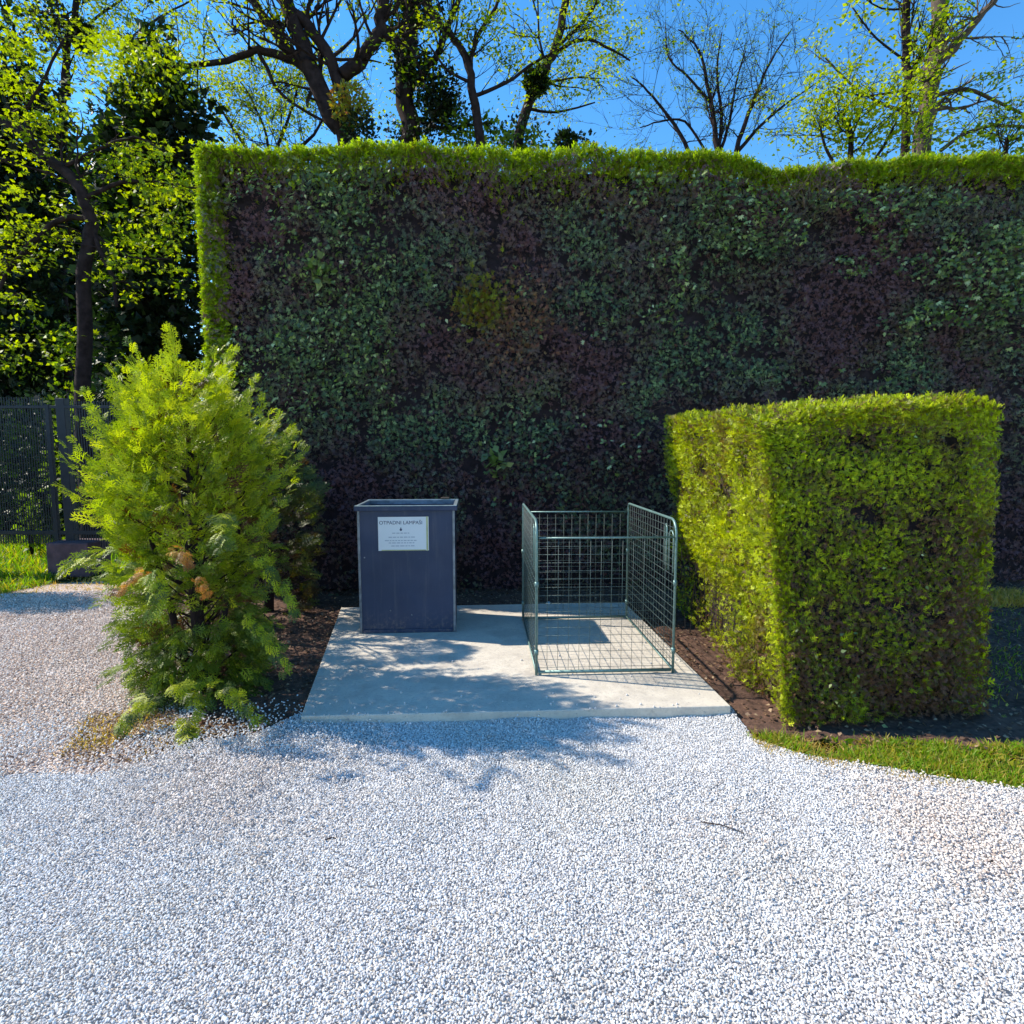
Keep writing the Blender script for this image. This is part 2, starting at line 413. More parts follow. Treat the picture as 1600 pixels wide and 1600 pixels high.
# ------------------------------------------------------------------ gravel stones
def stones(name, poly, spacing, size, z, material, ymax=99, keep=1.0, label=None):
    xs = [p[0] for p in poly]; ys = [p[1] for p in poly]
    y0, y1 = max(1.15, min(ys)), min(ymax, max(ys)); 
    gy = np.arange(y0, y1, spacing); pts = []
    for yy in gy:
        hw = yy * .95 + .35
        gx = np.arange(max(min(xs), -hw), min(max(xs), hw), spacing)
        q = np.zeros((len(gx), 3)); q[:, 0] = gx; q[:, 1] = yy; pts.append(q)
    p = np.concatenate(pts); p[:, :2] += RNG.uniform(-.6, .6, (len(p), 2)) * spacing
    wx = (vnoise(p, 1.6, 31) - .5) * .26 + (vnoise(p, 6, 32) - .5) * .10
    if p[:, 1].max() > 0 and len(poly) > 5:
        p = p[inpoly(p[:, 0], p[:, 1] + np.where(p[:, 0] < -1.9, wx, wx * .10), poly)]
    if keep != 1.0:
        (cx, cy, sx_, sy_, am) = keep; e = ((p[:,0]-cx)/sx_)**2 + ((p[:,1]-cy)/sy_)**2
        p = p[RNG.random(len(p)) < am * np.exp(-e) * np.clip((vnoise(p, 2.3, 21) - .25) * 2.2, 0, 1.3)]
    p[:, 2] = z + .006 + RNG.uniform(-.5, .9, len(p)) * size * .35 + .026 * (vnoise(p, 2.2, 5) - .5) + .014 * (vnoise(p * np.array([1, .6, 1]), 7, 6) - .5)
    me = bpy.data.meshes.new(name); me.vertices.add(len(p)); me.vertices.foreach_set('co', p.astype(np.float32).ravel()); me.update()
    o = link_mesh(name, me); o['kind'] = 'stuff'
    if label: o['label'] = label
    g = bpy.data.node_groups.new(name + '_scatter', 'GeometryNodeTree')
    g.interface.new_socket('Geometry', in_out='INPUT', socket_type='NodeSocketGeometry')
    g.interface.new_socket('Geometry', in_out='OUTPUT', socket_type='NodeSocketGeometry')
    N = g.nodes; gi = N.new('NodeGroupInput'); go = N.new('NodeGroupOutput')
    ico = N.new('GeometryNodeMeshIcoSphere'); ico.inputs['Radius'].default_value = size * .5; ico.inputs['Subdivisions'].default_value = 1
    sm = N.new('GeometryNodeSetMaterial'); sm.inputs['Material'].default_value = material
    inst = N.new('GeometryNodeInstanceOnPoints')
    def rv(lo, hi, seed):
        r = N.new('FunctionNodeRandomValue'); r.data_type = 'FLOAT_VECTOR'; r.inputs[0].default_value = lo; r.inputs[1].default_value = hi; r.inputs['Seed'].default_value = seed
        return r.outputs[0]
    L = g.links.new
    L(ico.outputs[0], sm.inputs[0]); L(sm.outputs[0], inst.inputs['Instance']); L(gi.outputs[0], inst.inputs['Points'])
    L(rv((-.9,-.9,0), (.9,.9,6.28), 1), inst.inputs['Rotation']); L(rv((.45,.4,.35), (1.45,1.15,.85), 2), inst.inputs['Scale'])
    L(inst.outputs[0], go.inputs[0])
    md = o.modifiers.new('scatter', 'NODES'); md.node_group = g
    return o
def stone_mat(name, stops, warm, wsc=.55):
    m, nt, bs = mat(name)
    oi = nt.nodes.new('ShaderNodeObjectInfo')
    c = ramp(nt, oi.outputs['Random'], stops)
    gg = nt.nodes.new('ShaderNodeNewGeometry')
    f = ramp(nt, noise(nt, wsc, 3, vec=gg.outputs['Position']), [(.5, (0,0,0)), (.64, (.55,.55,.55))])
    c = mixc(nt, f, c, warm, 'MULTIPLY')
    nt.links.new(c, bs.inputs['Base Color']); bs.inputs['Roughness'].default_value = .75
    return m
M['stone'] = stone_mat('white_crushed_stone', [(0, (.30,.28,.27)), (.22, (.54,.51,.49)), (.6, (.70,.67,.64)), (1, (.84,.81,.78))], (.92,.90,.82))
M['stone_sand'] = stone_mat('sandy_crushed_stone', [(0, (.38,.29,.24)), (.3, (.64,.53,.45)), (1, (.84,.73,.64))], (.95,.82,.74))
stones('white_gravel', gravel_poly, .0078, .0106, .004, M['stone'], label='loose white crushed gravel covering the yard in front')
stones('sandy_gravel', path_poly, .017, .0165, .004, M['stone_sand'], ymax=6.4, label='loose beige gravel on the path left of the shrub')

def g2(*qs): return [tuple(G(*q)[:2]) for q in qs]
BIGP = [(-6,1),(6,1),(6,6),(-6,6)]
stones('sandy_gravel', BIGP[:], .0112, .0120, .024, M['stone_sand'], ymax=4.2, keep=(-2.6, 2.62, 1.2, .34, 1.9), label='beige stones strewn into the white gravel at the left')
stones('sandy_gravel', gravel_poly, .0112, .0118, .015, M['stone_sand'], ymax=3.2, keep=(2.0, 2.15, .75, .5, 1.2), label='beige stones strewn into the white gravel at the right')
stones('white_gravel', BIGP[:], .0125, .0128, .022, M['stone'], ymax=4.6, keep=(-2.6, 3.0, 1.2, .32, 1.3), label='white stones strewn onto the beige path')

bits = MB()
for i in range(70):
    u = random.random(); v_ = random.random() ** 3 * .5
    a_ = slab_c[0].lerp(slab_c[1], u); b_ = slab_c[3].lerp(slab_c[2], u); c_ = a_.lerp(b_, v_); r_ = random.uniform(.003, .007)
    bits.tube([(c_.x, c_.y, SLZ - .001), (c_.x + .001, c_.y, SLZ + r_), (c_.x, c_.y + .002, SLZ + 1.7 * r_)], [r_, r_ * 1.2, r_ * .5], 5)
o_ = bits.build('strewn_chips', M['stone']); o_['kind'] = 'stuff'; o_['label'] = 'stray white gravel chips lying on the slab'

# ================================================================== HEDGES
def basis_quad(a, b, c, d, n, rg=RNG):
    """random points on the bilinear patch a-b-c-d, with outward normal"""
    u = rg.random(n)[:, None]; v = rg.random(n)[:, None]
    A, B_, C, D = [np.array(q, float) for q in (a, b, c, d)]
    p = (A * (1-u) + B_ * u) * (1-v) + (D * (1-u) + C * u) * v
    nr = np.cross(B_ - A, D - A); nr /= np.linalg.norm(nr)
    return p, np.repeat(nr[None], n, 0)
def hedge_faces(fp_b, fp_t, z0, z1, topfn=None):
    """footprint corners bottom / top: front-left, front-right, back-right, back-left"""
    b = [(p[0], p[1], z0) for p in fp_b]; t = [(p[0], p[1], z) for p, z in zip(fp_t, z1)]
    return {'front': (b[0], b[1], t[1], t[0]), 'right': (b[1], b[2], t[2], t[1]), 'back': (b[2], b[3], t[3], t[2]),
            'left': (b[3], b[0], t[0], t[3]), 'top': (t[0], t[1], t[2], t[3])}
def area(q):
    a, b, c, d = [np.array(x) for x in q]; return .5 * np.linalg.norm(np.cross(c - a, d - b))
def hedge_core(q, inset, mat_, parent, step=.18, amp=.08, seed=0):
    """closed lumpy body inside the foliage"""
    mb = MB(); cen = np.mean([np.array(v) for f in q.values() for v in f], axis=0)
    for key, f in q.items():
        a, b, c, d = [np.array(x, float) for x in f]
        nu = max(2, int(np.linalg.norm(b - a) / step)); nv = max(2, int(np.linalg.norm(d - a) / step))
        base = len(mb.v)
        for i in range(nu + 1):
            for j in range(nv + 1):
                u = i / nu; v = j / nv
                p = (a*(1-u) + b*u)*(1-v) + (d*(1-u) + c*u)*v
                dd = cen - p; dd[2] *= .35
                lim = np.array([min(abs(x), ins) * (1 if x > 0 else -1) for x, ins in zip(dd, inset if isinstance(inset, tuple) else (inset,) * 3)]); p2 = p + lim
                if p[2] < .05: p2[2] = p[2]
                k = vnoise(p2[None], 1.6, seed)[0] - .5
                nrm = np.sign(dd) * (np.abs(dd) > .05)
                p2 = p2 + nrm * k * amp
                mb.v.append(tuple(p2))
        for i in range(nu):
            for j in range(nv):
                m0 = base + i * (nv + 1) + j
                mb.f.append((m0, m0 + nv + 1, m0 + nv + 2, m0 + 1))
    return mb.build('woody_core', mat_, parent)
def hedge_spray(face, dens, size, bulge, lumps, temps, seed, updir=.5, gapnoise=(3.5, .24), depth=.12, out=None, jit=.35, keepfn=None, tintfn=None):
    n = int(area(face) * dens); p, nr = basis_quad(*face, n)
    g = vnoise(p, gapnoise[0], seed + 7) * .6 + vnoise(p, gapnoise[0] * 2.7, seed + 8) * .4
    keep = RNG.random(n) < np.clip((g - gapnoise[1]) * 7 + .25, .06, 1)
    if keepfn is not None: keep &= keepfn(p)
    p = p[keep]; nr = nr[keep]; n = len(p); g = g[keep]
    off = bulge * (vnoise(p, lumps, seed) - .5) * 2 + .05 * (g - .45) - RNG.random(n) ** 1.6 * depth
    p = p + nr * off[:, None]
    d = nr * .45 + rnd3(n, jit * 1.5); d[:, 2] += updir
    up = nr * 1.0 + rnd3(n, .45)
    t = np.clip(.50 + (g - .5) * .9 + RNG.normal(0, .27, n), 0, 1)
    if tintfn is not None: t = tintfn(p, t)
    s = size * RNG.uniform(.7, 1.3, n)
    return spread(temps, p, d, up, s, t)

# ---- tall hedge
HD = 6.42
hl = Vector((-3.08, HD - .069 * 3.08 , 0)); 
fr = hl + RX * 10.0
TH = 4.47
fpb = [hl, fr, fr + BX * 1.5, hl + BX * 1.5]
q = hedge_faces(fpb, fpb, 0, (TH, TH + .20, TH + .20, TH))
tall = empty('tall_hedge', (0, 0, 0))
tag(tall, 'very tall dark clipped hedge wall filling the middle behind the bin and cage', 'hedge')
hedge_core(q, (.03, .20, .06), M['core'], tall, .22, .06, 3)
def notbottom(p):
    return ~((p[:, 2] < .35) & (RNG.random(len(p)) < .55))
def foot_tint(p, t):  # leaf tint drops towards the hedge foot
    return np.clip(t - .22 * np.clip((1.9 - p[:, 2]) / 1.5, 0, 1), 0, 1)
parts = [hedge_spray(q['front'], 2200, .054, .13, 1.5, FR_TINY, 5, .25, keepfn=notbottom, tintfn=foot_tint, depth=.20, jit=.55, gapnoise=(5, .33)),
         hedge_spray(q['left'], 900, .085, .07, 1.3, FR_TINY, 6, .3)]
v, f, t = join(parts)
link_mesh('foliage', mesh_np('foliage', v, f, t), M['hedge'], tall)
# shoots in a painted sunlit colour: along the top and over the lit left end
parts = [hedge_spray(q['top'], 900, .10, .06, .9, FR_TINY, 8, 1.2, gapnoise=(2.5, .2), depth=.06)]
topb = tuple((a[0], a[1], a[2]) for a in (q['front'][3], q['front'][2]))
# rim band of long shoots on the front and left edge
a, b = np.array(q['top'][0]), np.array(q['top'][1])
def edge_shoots(a, b, n, size, nrm, up, sp, seed, lumps=2.0, amp=.07, depth=.07):
    u = RNG.random(n)[:, None]; p = a * (1-u) + b * u
    w_ = vnoise(p, lumps, seed) * .7 + vnoise(p, lumps * 3.5, seed + 3) * .3
    e = RNG.exponential(depth, n) * (.4 + 1.3 * w_)
    p = p + np.array(nrm) * RNG.uniform(-.14, .03, n)[:, None] + np.array(up) * (.05 - e + amp * (w_ - .5) * 2)[:, None]
    d = np.array(nrm) * .4 + np.array(up) * .7 + rnd3(n, .5)
    return spread(sp, p, d, rnd3(n), size * RNG.uniform(.5, 1.35, n), np.clip(RNG.normal(.5, .28, n), 0, 1))
parts.append(edge_shoots(a, b, 15000, .066, (0,-1,0), (0,0,1), FR_TINY, 31, .9, .045, .08))
la, lb = np.array(q['front'][0]) + [.03, 0, .9], np.array(q['front'][3]) + [.03, 0, 0]
H0 = np.array(hl)
parts2 = [hedge_spray((H0 + [-.06, .34, 0], H0 + [.14, -.01, 0], H0 + [.14, -.01, TH], H0 + [-.06, .34, TH]), 3600, .058, .03, 1.5, FR_TINY, 35, .3, gapnoise=(3, .1), depth=.08)]
parts.append(edge_shoots(la, lb, 8000, .058, (0,-1,0), (-1,0,0), FR_TINY, 33, 2.2, .04, .05))
v, f, t = join(parts)
link_mesh('sunlit_shoots', mesh_np('sunlit_shoots', v, f, t), M['hedge_top'], tall)
v, f, t = join(parts2)
link_mesh('corner_foliage', mesh_np('corner_foliage', v, f, t), M['hedge_top'], tall)  # lit corner, given the painted sunlit leaf colour
# pale leaves in patches over the front, painted in as sunlit flecks
def lit_flecks(n, box, size, seed, thr):
    x0, x1, z0, z1 = box
    p = np.zeros((n, 3)); s = RNG.uniform(x0, x1, n); p[:, 0] = s; p[:, 2] = RNG.uniform(z0, z1, n)
    u = (s - hl.x) / RX.x; p[:, 1] = hl.y + u * RX.y
    g = vnoise(p, 1.3, seed) * .6 + vnoise(p, 4, seed + 1) * .4
    p = p[g > thr]; n = len(p); p[:, 1] -= RNG.uniform(.04, .17, n)
    d = np.tile([0, -.3, -.35], (n, 1)) + rnd3(n, .5); up = np.tile([-.45, -.6, .6], (n, 1)) + rnd3(n, .35)
    return spread([LEAF, FAN], p, d, up, size * RNG.uniform(.7, 1.3, n), RNG.random(n))
v, f, t = join([lit_flecks(3200, (-2.95, -1.2, 1.3, 4.3), .040, 41, .50), lit_flecks(5000, (1.2, 5.8, 2.9, 4.4), .044, 43, .50), lit_flecks(1500, (-1.0, 5.8, 2.2, 4.3), .045, 45, .56), lit_flecks(900, (-1.6, 3.2, .2, 2.0), .045, 47, .6)])
link_mesh('lit_fleck_leaves', mesh_np('lit_fleck_leaves', v, f, t), M['broad_lit_leaf'], tall)
# bare twigs showing in the worn patches
mb = MB()
for (px, py, n_, sp) in ((800, 500, 60, .35), (1270, 285, 70, .3), (1060, 620, 30, .3), (640, 860, 40, .5)):
    c = P(px, py, HD - .06)
    for i in range(n_):
        p0 = c + Vector((random.gauss(0, sp), random.uniform(-.04, .06), random.gauss(0, sp * .5)))
        dv = Vector((random.uniform(-1, 1), -.15, random.uniform(-.2, 1))).normalized() * random.uniform(.08, .22)
        mb.tube([p0, p0 + dv * .5 + Vector((0, -.015, .01)), p0 + dv], [.004, .003, .0015], 3, False)
tag(mb.build('bare_twigs', M['bark_pale'], tall), kind='stuff')
# rusty leaf patch
def rust_patch(px, py, sx, sz, n, size, material, name, yoff=.08, temps=(FR_SM[0],)):
    c = P(px, py, HD + .07 * P(px, py, HD).x)
    p = np.array(c)[None] + np.stack([RNG.normal(0, sx, n), RNG.uniform(-yoff, 0.02, n) - .04, RNG.normal(0, sz, n)], 1)
    d = rnd3(n, .6) + [0, -.5, .3]
    v, f, t = spread(list(temps), p, d, rnd3(n), size * RNG.uniform(.7, 1.3, n), RNG.random(n))
    return tag(link_mesh(name, mesh_np(name, v, f, t), material, tall), kind='stuff')
rust_patch(800, 500, .24, .24, 700, .05, M['hedge_worn'], 'worn_brown_shoots')
rust_patch(755, 475, .13, .13, 300, .07, M['leaf_rust'], 'rusty_shoots')
rust_patch(775, 725, .05, .09, 34, .10, M['broad_lit_leaf'], 'broad_leaf_cluster', .10, (LEAF,))
rust_patch(505, 428, .06, .05, 30, .10, M['broad_lit_leaf'], 'broad_leaf_cluster', .10, (LEAF,))

# the clipped top runs a little uneven, with a dip right of the middle
for ch in tall.children:
    nv_ = len(ch.data.vertices); cv = np.zeros(nv_ * 3, dtype=np.float32); ch.data.vertices.foreach_get('co', cv); cv = cv.reshape(-1, 3)
    w_ = np.clip((cv[:, 2] - 3.3) / 1.1, 0, 1)
    h_ = np.interp(cv[:, 0], [-3.2, -1.5, -.4, 1, 2.1, 2.8, 3.5, 6], [.0, .07, .0, .0, -.02, -.13, -.03, .02])
    q_ = np.zeros((nv_, 3)); q_[:, 0] = cv[:, 0]
    cv[:, 2] += w_ * (h_ + .09 * (vnoise(q_, 1.3, 95) - .5) + .06 * (vnoise(q_, 4.5, 96) - .5))
    ch.data.vertices.foreach_set('co', cv.ravel()); ch.data.update()

# ---- low hedge on the right
lf_b = [G(1222,1143), G(1556,1124), (3.02, 5.75), (1.62, 5.75)]
lf_t = [P(1183,640,3.42), P(1578,634,3.55), (3.04, 5.72), (1.47, 5.72)]
ql = hedge_faces(lf_b, lf_t, .03, (1.79, 1.84, 1.89, 1.85))
low = empty('low_hedge', (float(lf_b[0][0]), float(lf_b[0][1]), 0))
tag(low, 'chest high box shaped yellow green hedge at the right beside the wire cage', 'hedge')
hc = hedge_core(ql, .10, M['core'], None, .12, .08, 9)
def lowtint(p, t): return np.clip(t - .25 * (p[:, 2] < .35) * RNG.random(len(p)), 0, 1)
def fronttint(p, t):   # front tint turns browner towards its lower right
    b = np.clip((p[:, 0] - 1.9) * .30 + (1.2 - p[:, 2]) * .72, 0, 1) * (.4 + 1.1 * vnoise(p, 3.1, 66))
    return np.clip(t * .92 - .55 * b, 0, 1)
def footgap(p):      # the left face is worn open near its foot
    return ~((p[:, 2] < .42 + .2 * vnoise(p, 3, 4)) & (p[:, 1] > 3.95) & (RNG.random(len(p)) < .7))
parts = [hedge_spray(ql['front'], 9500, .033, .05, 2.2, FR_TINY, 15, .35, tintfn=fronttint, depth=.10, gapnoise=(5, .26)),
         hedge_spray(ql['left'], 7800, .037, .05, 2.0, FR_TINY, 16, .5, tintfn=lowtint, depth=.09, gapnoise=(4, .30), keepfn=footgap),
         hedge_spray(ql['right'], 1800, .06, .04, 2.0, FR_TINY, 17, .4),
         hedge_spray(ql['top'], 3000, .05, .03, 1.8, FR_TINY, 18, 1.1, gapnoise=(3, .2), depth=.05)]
def strays(face, n, size, seed, outd):
    p, nr = basis_quad(*face, n); k = vnoise(p, 2.2, seed) > .5; p = p[k]; n = len(p)
    return spread(FR_FINE, p, np.tile(outd, (n, 1)) + rnd3(n, .4), rnd3(n), size * RNG.uniform(.6, 1.5, n), RNG.uniform(.5, 1, n))
parts += [strays(ql['top'], 420, .075, 81, [0, 0, 1.0]), strays(ql['left'], 420, .055, 82, [-.8, 0, .6]), strays(ql['front'], 420, .05, 83, [0, -.8, .6])]
def L3(a): return np.array([float(x) for x in a])
parts.append(edge_shoots(L3(ql['top'][0]), L3(ql['top'][1]), 2600, .04, (0,-1,0), (0,0,1), FR_TINY, 51, 3, .02))
parts.append(edge_shoots(L3(ql['top'][0]), L3(ql['top'][3]), 2600, .04, (-1,0,0), (0,0,1), FR_TINY, 52, 3, .02))
parts.append(edge_shoots(L3(ql['front'][0]), L3(ql['front'][3]), 4200, .035, (-.7,-.7,0), (-.3,0,.2), FR_TINY, 53, 3, .03))
v, f, t = join(parts)
def round_off(v):
    v = v.copy(); yf = 3.36 + (v[:, 0] - 1.5) * .06; xl = 1.47 + (v[:, 1] - 3.4) * .02 ; xr = 3.0; r = .30
    cf = np.clip(1 - (v[:, 1] - yf) / r, 0, 1); cl_ = np.clip(1 - (v[:, 0] - xl) / r, 0, 1); cr = np.clip(1 - (xr - v[:, 0]) / r, 0, 1)
    ct = np.clip((v[:, 2] - 1.55) / .28, 0, 1); wv = vnoise(v, 2.6, 90)
    k1 = cf * cl_ * .05; k2 = cf * cr * .06
    v[:, 0] += k1 - k2; v[:, 1] += k1 + k2
    v[:, 2] -= (ct * (cf + cl_ + cr) * .05 + ct * .07 * (wv - .5) + ct * (cf * cl_ + cf * cr) * .06)
    return v
v = round_off(v)
cv = np.zeros(len(hc.data.vertices) * 3, dtype=np.float32); hc.data.vertices.foreach_get('co', cv); cv = round_off(cv.reshape(-1, 3).astype(float))
cc_ = cv.mean(0); cv[:, :2] = cc_[:2] + (cv[:, :2] - cc_[:2]) * .965; cv[:, 2] *= .985
hc.data.vertices.foreach_set('co', cv.astype(np.float32).ravel()); hc.data.update()
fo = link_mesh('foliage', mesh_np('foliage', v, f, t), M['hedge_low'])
n = 260; p, nr = basis_quad(*ql['front'], n); g = vnoise(p, 2.2, 61); p = p[g > .55]; n = len(p); p[:, 1] -= RNG.uniform(.02, .10, n)
d = np.tile([0, -.4, .1], (n, 1)) + rnd3(n, .5)
v, f, t = spread([FR_TINY[0], LEAF], p, d, np.tile([-.4,-.4,.7], (n,1)) + rnd3(n, .4), .026 * RNG.uniform(.7, 1.3, n), RNG.random(n))
cl = link_mesh('broad_leaves', mesh_np('broad_leaves', v, f, t), M['broad_lit_leaf'])
mb = MB()
for i in range(70):
    yy = random.uniform(3.7, 5.6); p0 = Vector((1.50 + .03 * (yy - 3.5) + random.uniform(-.04, .05), yy, random.uniform(.0, 1.5)))
    dv = Vector((random.uniform(-.15, .1), random.uniform(-.3, .3), 1)).normalized() * random.uniform(.12, .35)
    mb.tube([p0, p0 + dv * .5, p0 + dv], [.006, .004, .002], 3, False)
for px, py, dx, dz in ((1135, 770, .02, .30), (1150, 800, .03, .2)):
    p0 = P(px, py, 4.3); mb.tube([p0, p0 + Vector((-.03, .02, .1)), p0 + Vector((-.05, .05, .28))], [.008, .006, .004], 4)
tw = mb.build('bare_twigs', M['bark_pale']); tw['kind'] = 'stuff'
for o in (hc, fo, cl, tw):
    o.parent = low; o.matrix_parent_inverse = Matrix.Translation(-low.location)

# ================================================================== THUJA SHRUB on the left
TC = Vector((-2.03, 3.76, 0)); 
shrub = empty('thuja_shrub', TC)
tag(shrub, 'loose unclipped bright green thuja shrub at the left with a few rust coloured sprays', 'shrub')
def trad(z):
    return np.interp(z, [0, .08, .3, .6, .9, 1.15, 1.45, 1.7, 1.85, 2.0, 2.1], [.42, .40, .36, .38, .44, .50, .46, .33, .18, .07, .02])
mbt = MB()
for sx, sy, hh, rr in ((0, 0, 1.9, .045), (.18, .05, 1.5, .03), (-.17, -.04, 1.45, .03), (.05, -.15, 1.3, .025)):
    pts = [(sx * (.3 + 1.6 * k / 5), sy * (.3 + 1.6 * k / 5), hh * k / 5) for k in range(6)]
    mbt.tube(pts, [rr * (1 - .8 * k / 5) for k in range(6)], 7)
mbt.build('trunk', M['bark'], shrub, True)
mb = MB()
for i in range(90):
    z = random.uniform(.1, 1.7); a = random.uniform(0, 2 * PI); r = float(trad(z)) * .85
    mb.tube([(0, 0, z - .15), (math.cos(a) * r * .5, math.sin(a) * r * .5, z - .05), (math.cos(a) * r, math.sin(a) * r, z + .08)], [.010, .006, .003], 4, False)
tag(mb.build('side_branches', M['bark'], shrub), kind='stuff')
def shrub_fronds(n, size, seed, inner=.55, zlo=.02, zhi=2.0, up=.75):
    z = zlo + (zhi - zlo) * RNG.random(n) ** .95; a = RNG.uniform(0, 2 * PI, n)
    R = trad(z) * (1 + .34 * (vnoise(np.stack([np.cos(a), np.sin(a), z], 1), 2.4, seed) - .5))
    r = R * (inner + (1 - inner) * RNG.random(n) ** .5)
    p = np.stack([np.cos(a) * r, np.sin(a) * r * .95, z], 1)
    g = vnoise(p, 4.2, seed + 1); k = g > .45; p = p[k]; a = a[k]; z = z[k]; g = g[k]; n = len(p)
    rad = np.stack([np.cos(a), np.sin(a), np.zeros(n)], 1)
    d = rad * .8 + rnd3(n, .35); d[:, 2] += np.where(z > .7, up, -.15)
    upv = np.cross(rad, [0, 0, 1.0]) + rnd3(n, .5)
    t = np.clip(.35 + .22 * z + RNG.normal(0, .18, n) , .1, 1); inn = (r[k] / R[k]) < .72; t = np.where(inn & (RNG.random(n) < .6), RNG.uniform(0, .07, n), t); t = np.where(RNG.random(n) < .02, RNG.random(n) * .06, t)
    p[:, 2] = np.maximum(p[:, 2], .01)
    return spread(FR_BIG, p, d, upv, size * RNG.uniform(.6, 1.35, n), t)
def plume(p0, p1, nf, size, tint, droop, width):
    """fronds along one side branch: flat plume that hangs or lifts at its tip"""
    p0 = np.array(p0); p1 = np.array(p1); ax = p1 - p0; L = np.linalg.norm(ax); ax /= L
    k = np.linspace(.25, 1, nf) ** .8; pos = p0 + ax * L * k[:, None]; pos[:, 2] += droop * L * (k ** 2 - .5)
    side = np.cross(ax, [0, 0, 1.0]); side /= np.linalg.norm(side); sg = np.where(np.arange(nf) % 2, 1.0, -1.0)[:, None]
    fade = (1.25 - k)[:, None]
    d = ax * .8 + side * sg * .8 * fade + rnd3(nf, .22); d[:, 2] += droop * k * 1.2
    pos = pos + side * sg * (RNG.random(nf) * width)[:, None] * fade + rnd3(nf, .014)
    up = np.tile([0, 0, 1.0], (nf, 1)) + rnd3(nf, .45) + np.outer(np.ones(nf), np.array([0, -.35, 0]))
    return spread(FR_BIG, pos, d, up, size * RNG.uniform(.65, 1.3, nf) * (1.15 - .45 * k), np.clip(tint + RNG.normal(0, .12, nf), .1, 1))
parts = [shrub_fronds(2300, .09, 72, .15)]
for i_ in range(280):
    z = .08 + 1.72 * (i_ / 280) ** .92; a_ = i_ * 2.39996 + random.uniform(-.4, .4)
    Rr = float(trad(z)) * random.uniform(.70, 1.42); dy = .95
    lift = .28 if z > .95 else (-.10 if z < .6 else .08)
    z1 = max(.03, z + lift * random.uniform(.4, 1.2)); tz = max(.02, z - .10)
    e_ = (math.cos(a_) * Rr, math.sin(a_) * Rr * dy, z1)
    parts.append(plume((math.cos(a_) * Rr * .25, math.sin(a_) * Rr * .25, tz), e_, 20, .098, .32 + .30 * z + random.uniform(-.15, .15), .35 if z > .9 else -.35 if z < .5 else -.05, .06))
# leader shoots at the top
for (x, y, z, n_, s_) in ((-.02, -.1, 1.95, 16, .13), (-.2, 0, 1.85, 8, .10), (.2, .05, 1.88, 10, .10), (.34, .1, 1.75, 8, .10), (-.38, .05, 1.65, 6, .1)):
    zz = np.linspace(0, .32, n_) * (1.0 if n_ > 10 else .7); p = np.stack([x + .03 * np.sin(zz * 9), np.full(n_, y), z + zz], 1)
    d = rnd3(n_, .5) + [0, 0, .9]; parts.append(spread([FR_BIG[0]], p, d, rnd3(n_), s_ * (1.1 - zz * 1.8), np.full(n_, .8)))
v, f, t = join(parts)
link_mesh('fronds', mesh_np('fronds', v, f, t), M['thuja'], shrub)
def branch_at(px, py, Y, dirv, L, name, material, n=36, size=.075):
    c = P(px, py, Y) - TC; dv = Vector(dirv).normalized(); pts = []; ds = []
    for i in range(n):
        k = i / n; b = c + dv * L * k + Vector((0, 0, -.45 * L * k * k))
        pts.append(b + Vector([random.gauss(0, .012) for _ in range(3)])); s_ = 1 if i % 2 else -1
        ds.append(dv * .7 + Vector((0, 0, -.7 * k)) + dv.cross(Vector((0, 0, 1))) * s_ * .7 + Vector([random.gauss(0, .15) for _ in range(3)]))
    n_ = len(pts)
    v, f, t = spread(FR_BIG[:1], np.array(pts), np.array(ds), np.tile([.1,-.3,1.0], (n_,1)) + rnd3(n_, .3), size * RNG.uniform(.7, 1.2, n_), RNG.random(n_) * .9 + .1)
    return link_mesh(name, mesh_np(name, v, f, t), material, shrub)
branch_at(235, 893, 3.12, (-.8,-.2,-.15), .18, 'rusty_spray', M['thuja_dry'], 34, .055)
branch_at(270, 855, 3.05, (.7,-.3,-.2), .13, 'rusty_spray', M['thuja_dry'], 26, .05)
branch_at(305, 900, 3.05, (.6,-.2,-.5), .09, 'rusty_spray', M['thuja_dry'], 20, .045)
for px, py, Y, dv, L in ((240, 885, 3.0, (.4,-.6,-.5), .2), (270, 1070, 3.1, (.8,-.4,.1), .2), (380, 960, 3.2, (.7,-.2,-.4), .3), (330, 1070, 3.1, (.8,-.3,0), .3), (235, 1090, 3.2, (-.3,-.5,-.1), .16), (290, 1120, 3.1, (.4,-.6,-.1), .15),
                         (400, 870, 3.3, (.8,-.3,-.5), .3),  (180, 860, 3.2, (-.9,-.3,.1), .25), (350, 800, 3.1, (.3,-.7,-.1), .25)):
    branch_at(px, py, Y, dv, L, 'drooping_spray', M['thuja'], 34, .075)

def rear_thuja(x, y, kx, kz, seed, label):
    o = empty('thuja_shrub', (x, y, 0)); tag(o, label, 'shrub')
    m_ = MB(); m_.tube([(0,0,0), (.03,.02,.6*kz), (0,0,1.7*kz)], [.05,.035,.01], 7)
    for i in range(40):
        z = random.uniform(.05, 1.5) * kz; a = random.uniform(0, 2*PI); r = .42 * kx
        m_.tube([(0, 0, z - .1), (math.cos(a)*r, math.sin(a)*r, z + .05)], [.009, .003], 4, False)
    m_.build('trunk', M['bark'], o, True)
    v, f, t = join([shrub_fronds(1500, .14, seed), shrub_fronds(400, .11, seed + 2, .25)])
    v = v * np.array([kx, kx, kz])
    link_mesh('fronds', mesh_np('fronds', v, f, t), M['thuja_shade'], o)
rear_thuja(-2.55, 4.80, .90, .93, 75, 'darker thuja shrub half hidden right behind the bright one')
rear_thuja(-2.35, 5.62, 1.0, .80, 78, 'shaded low thuja shrub against the tall hedge, left of the bin')

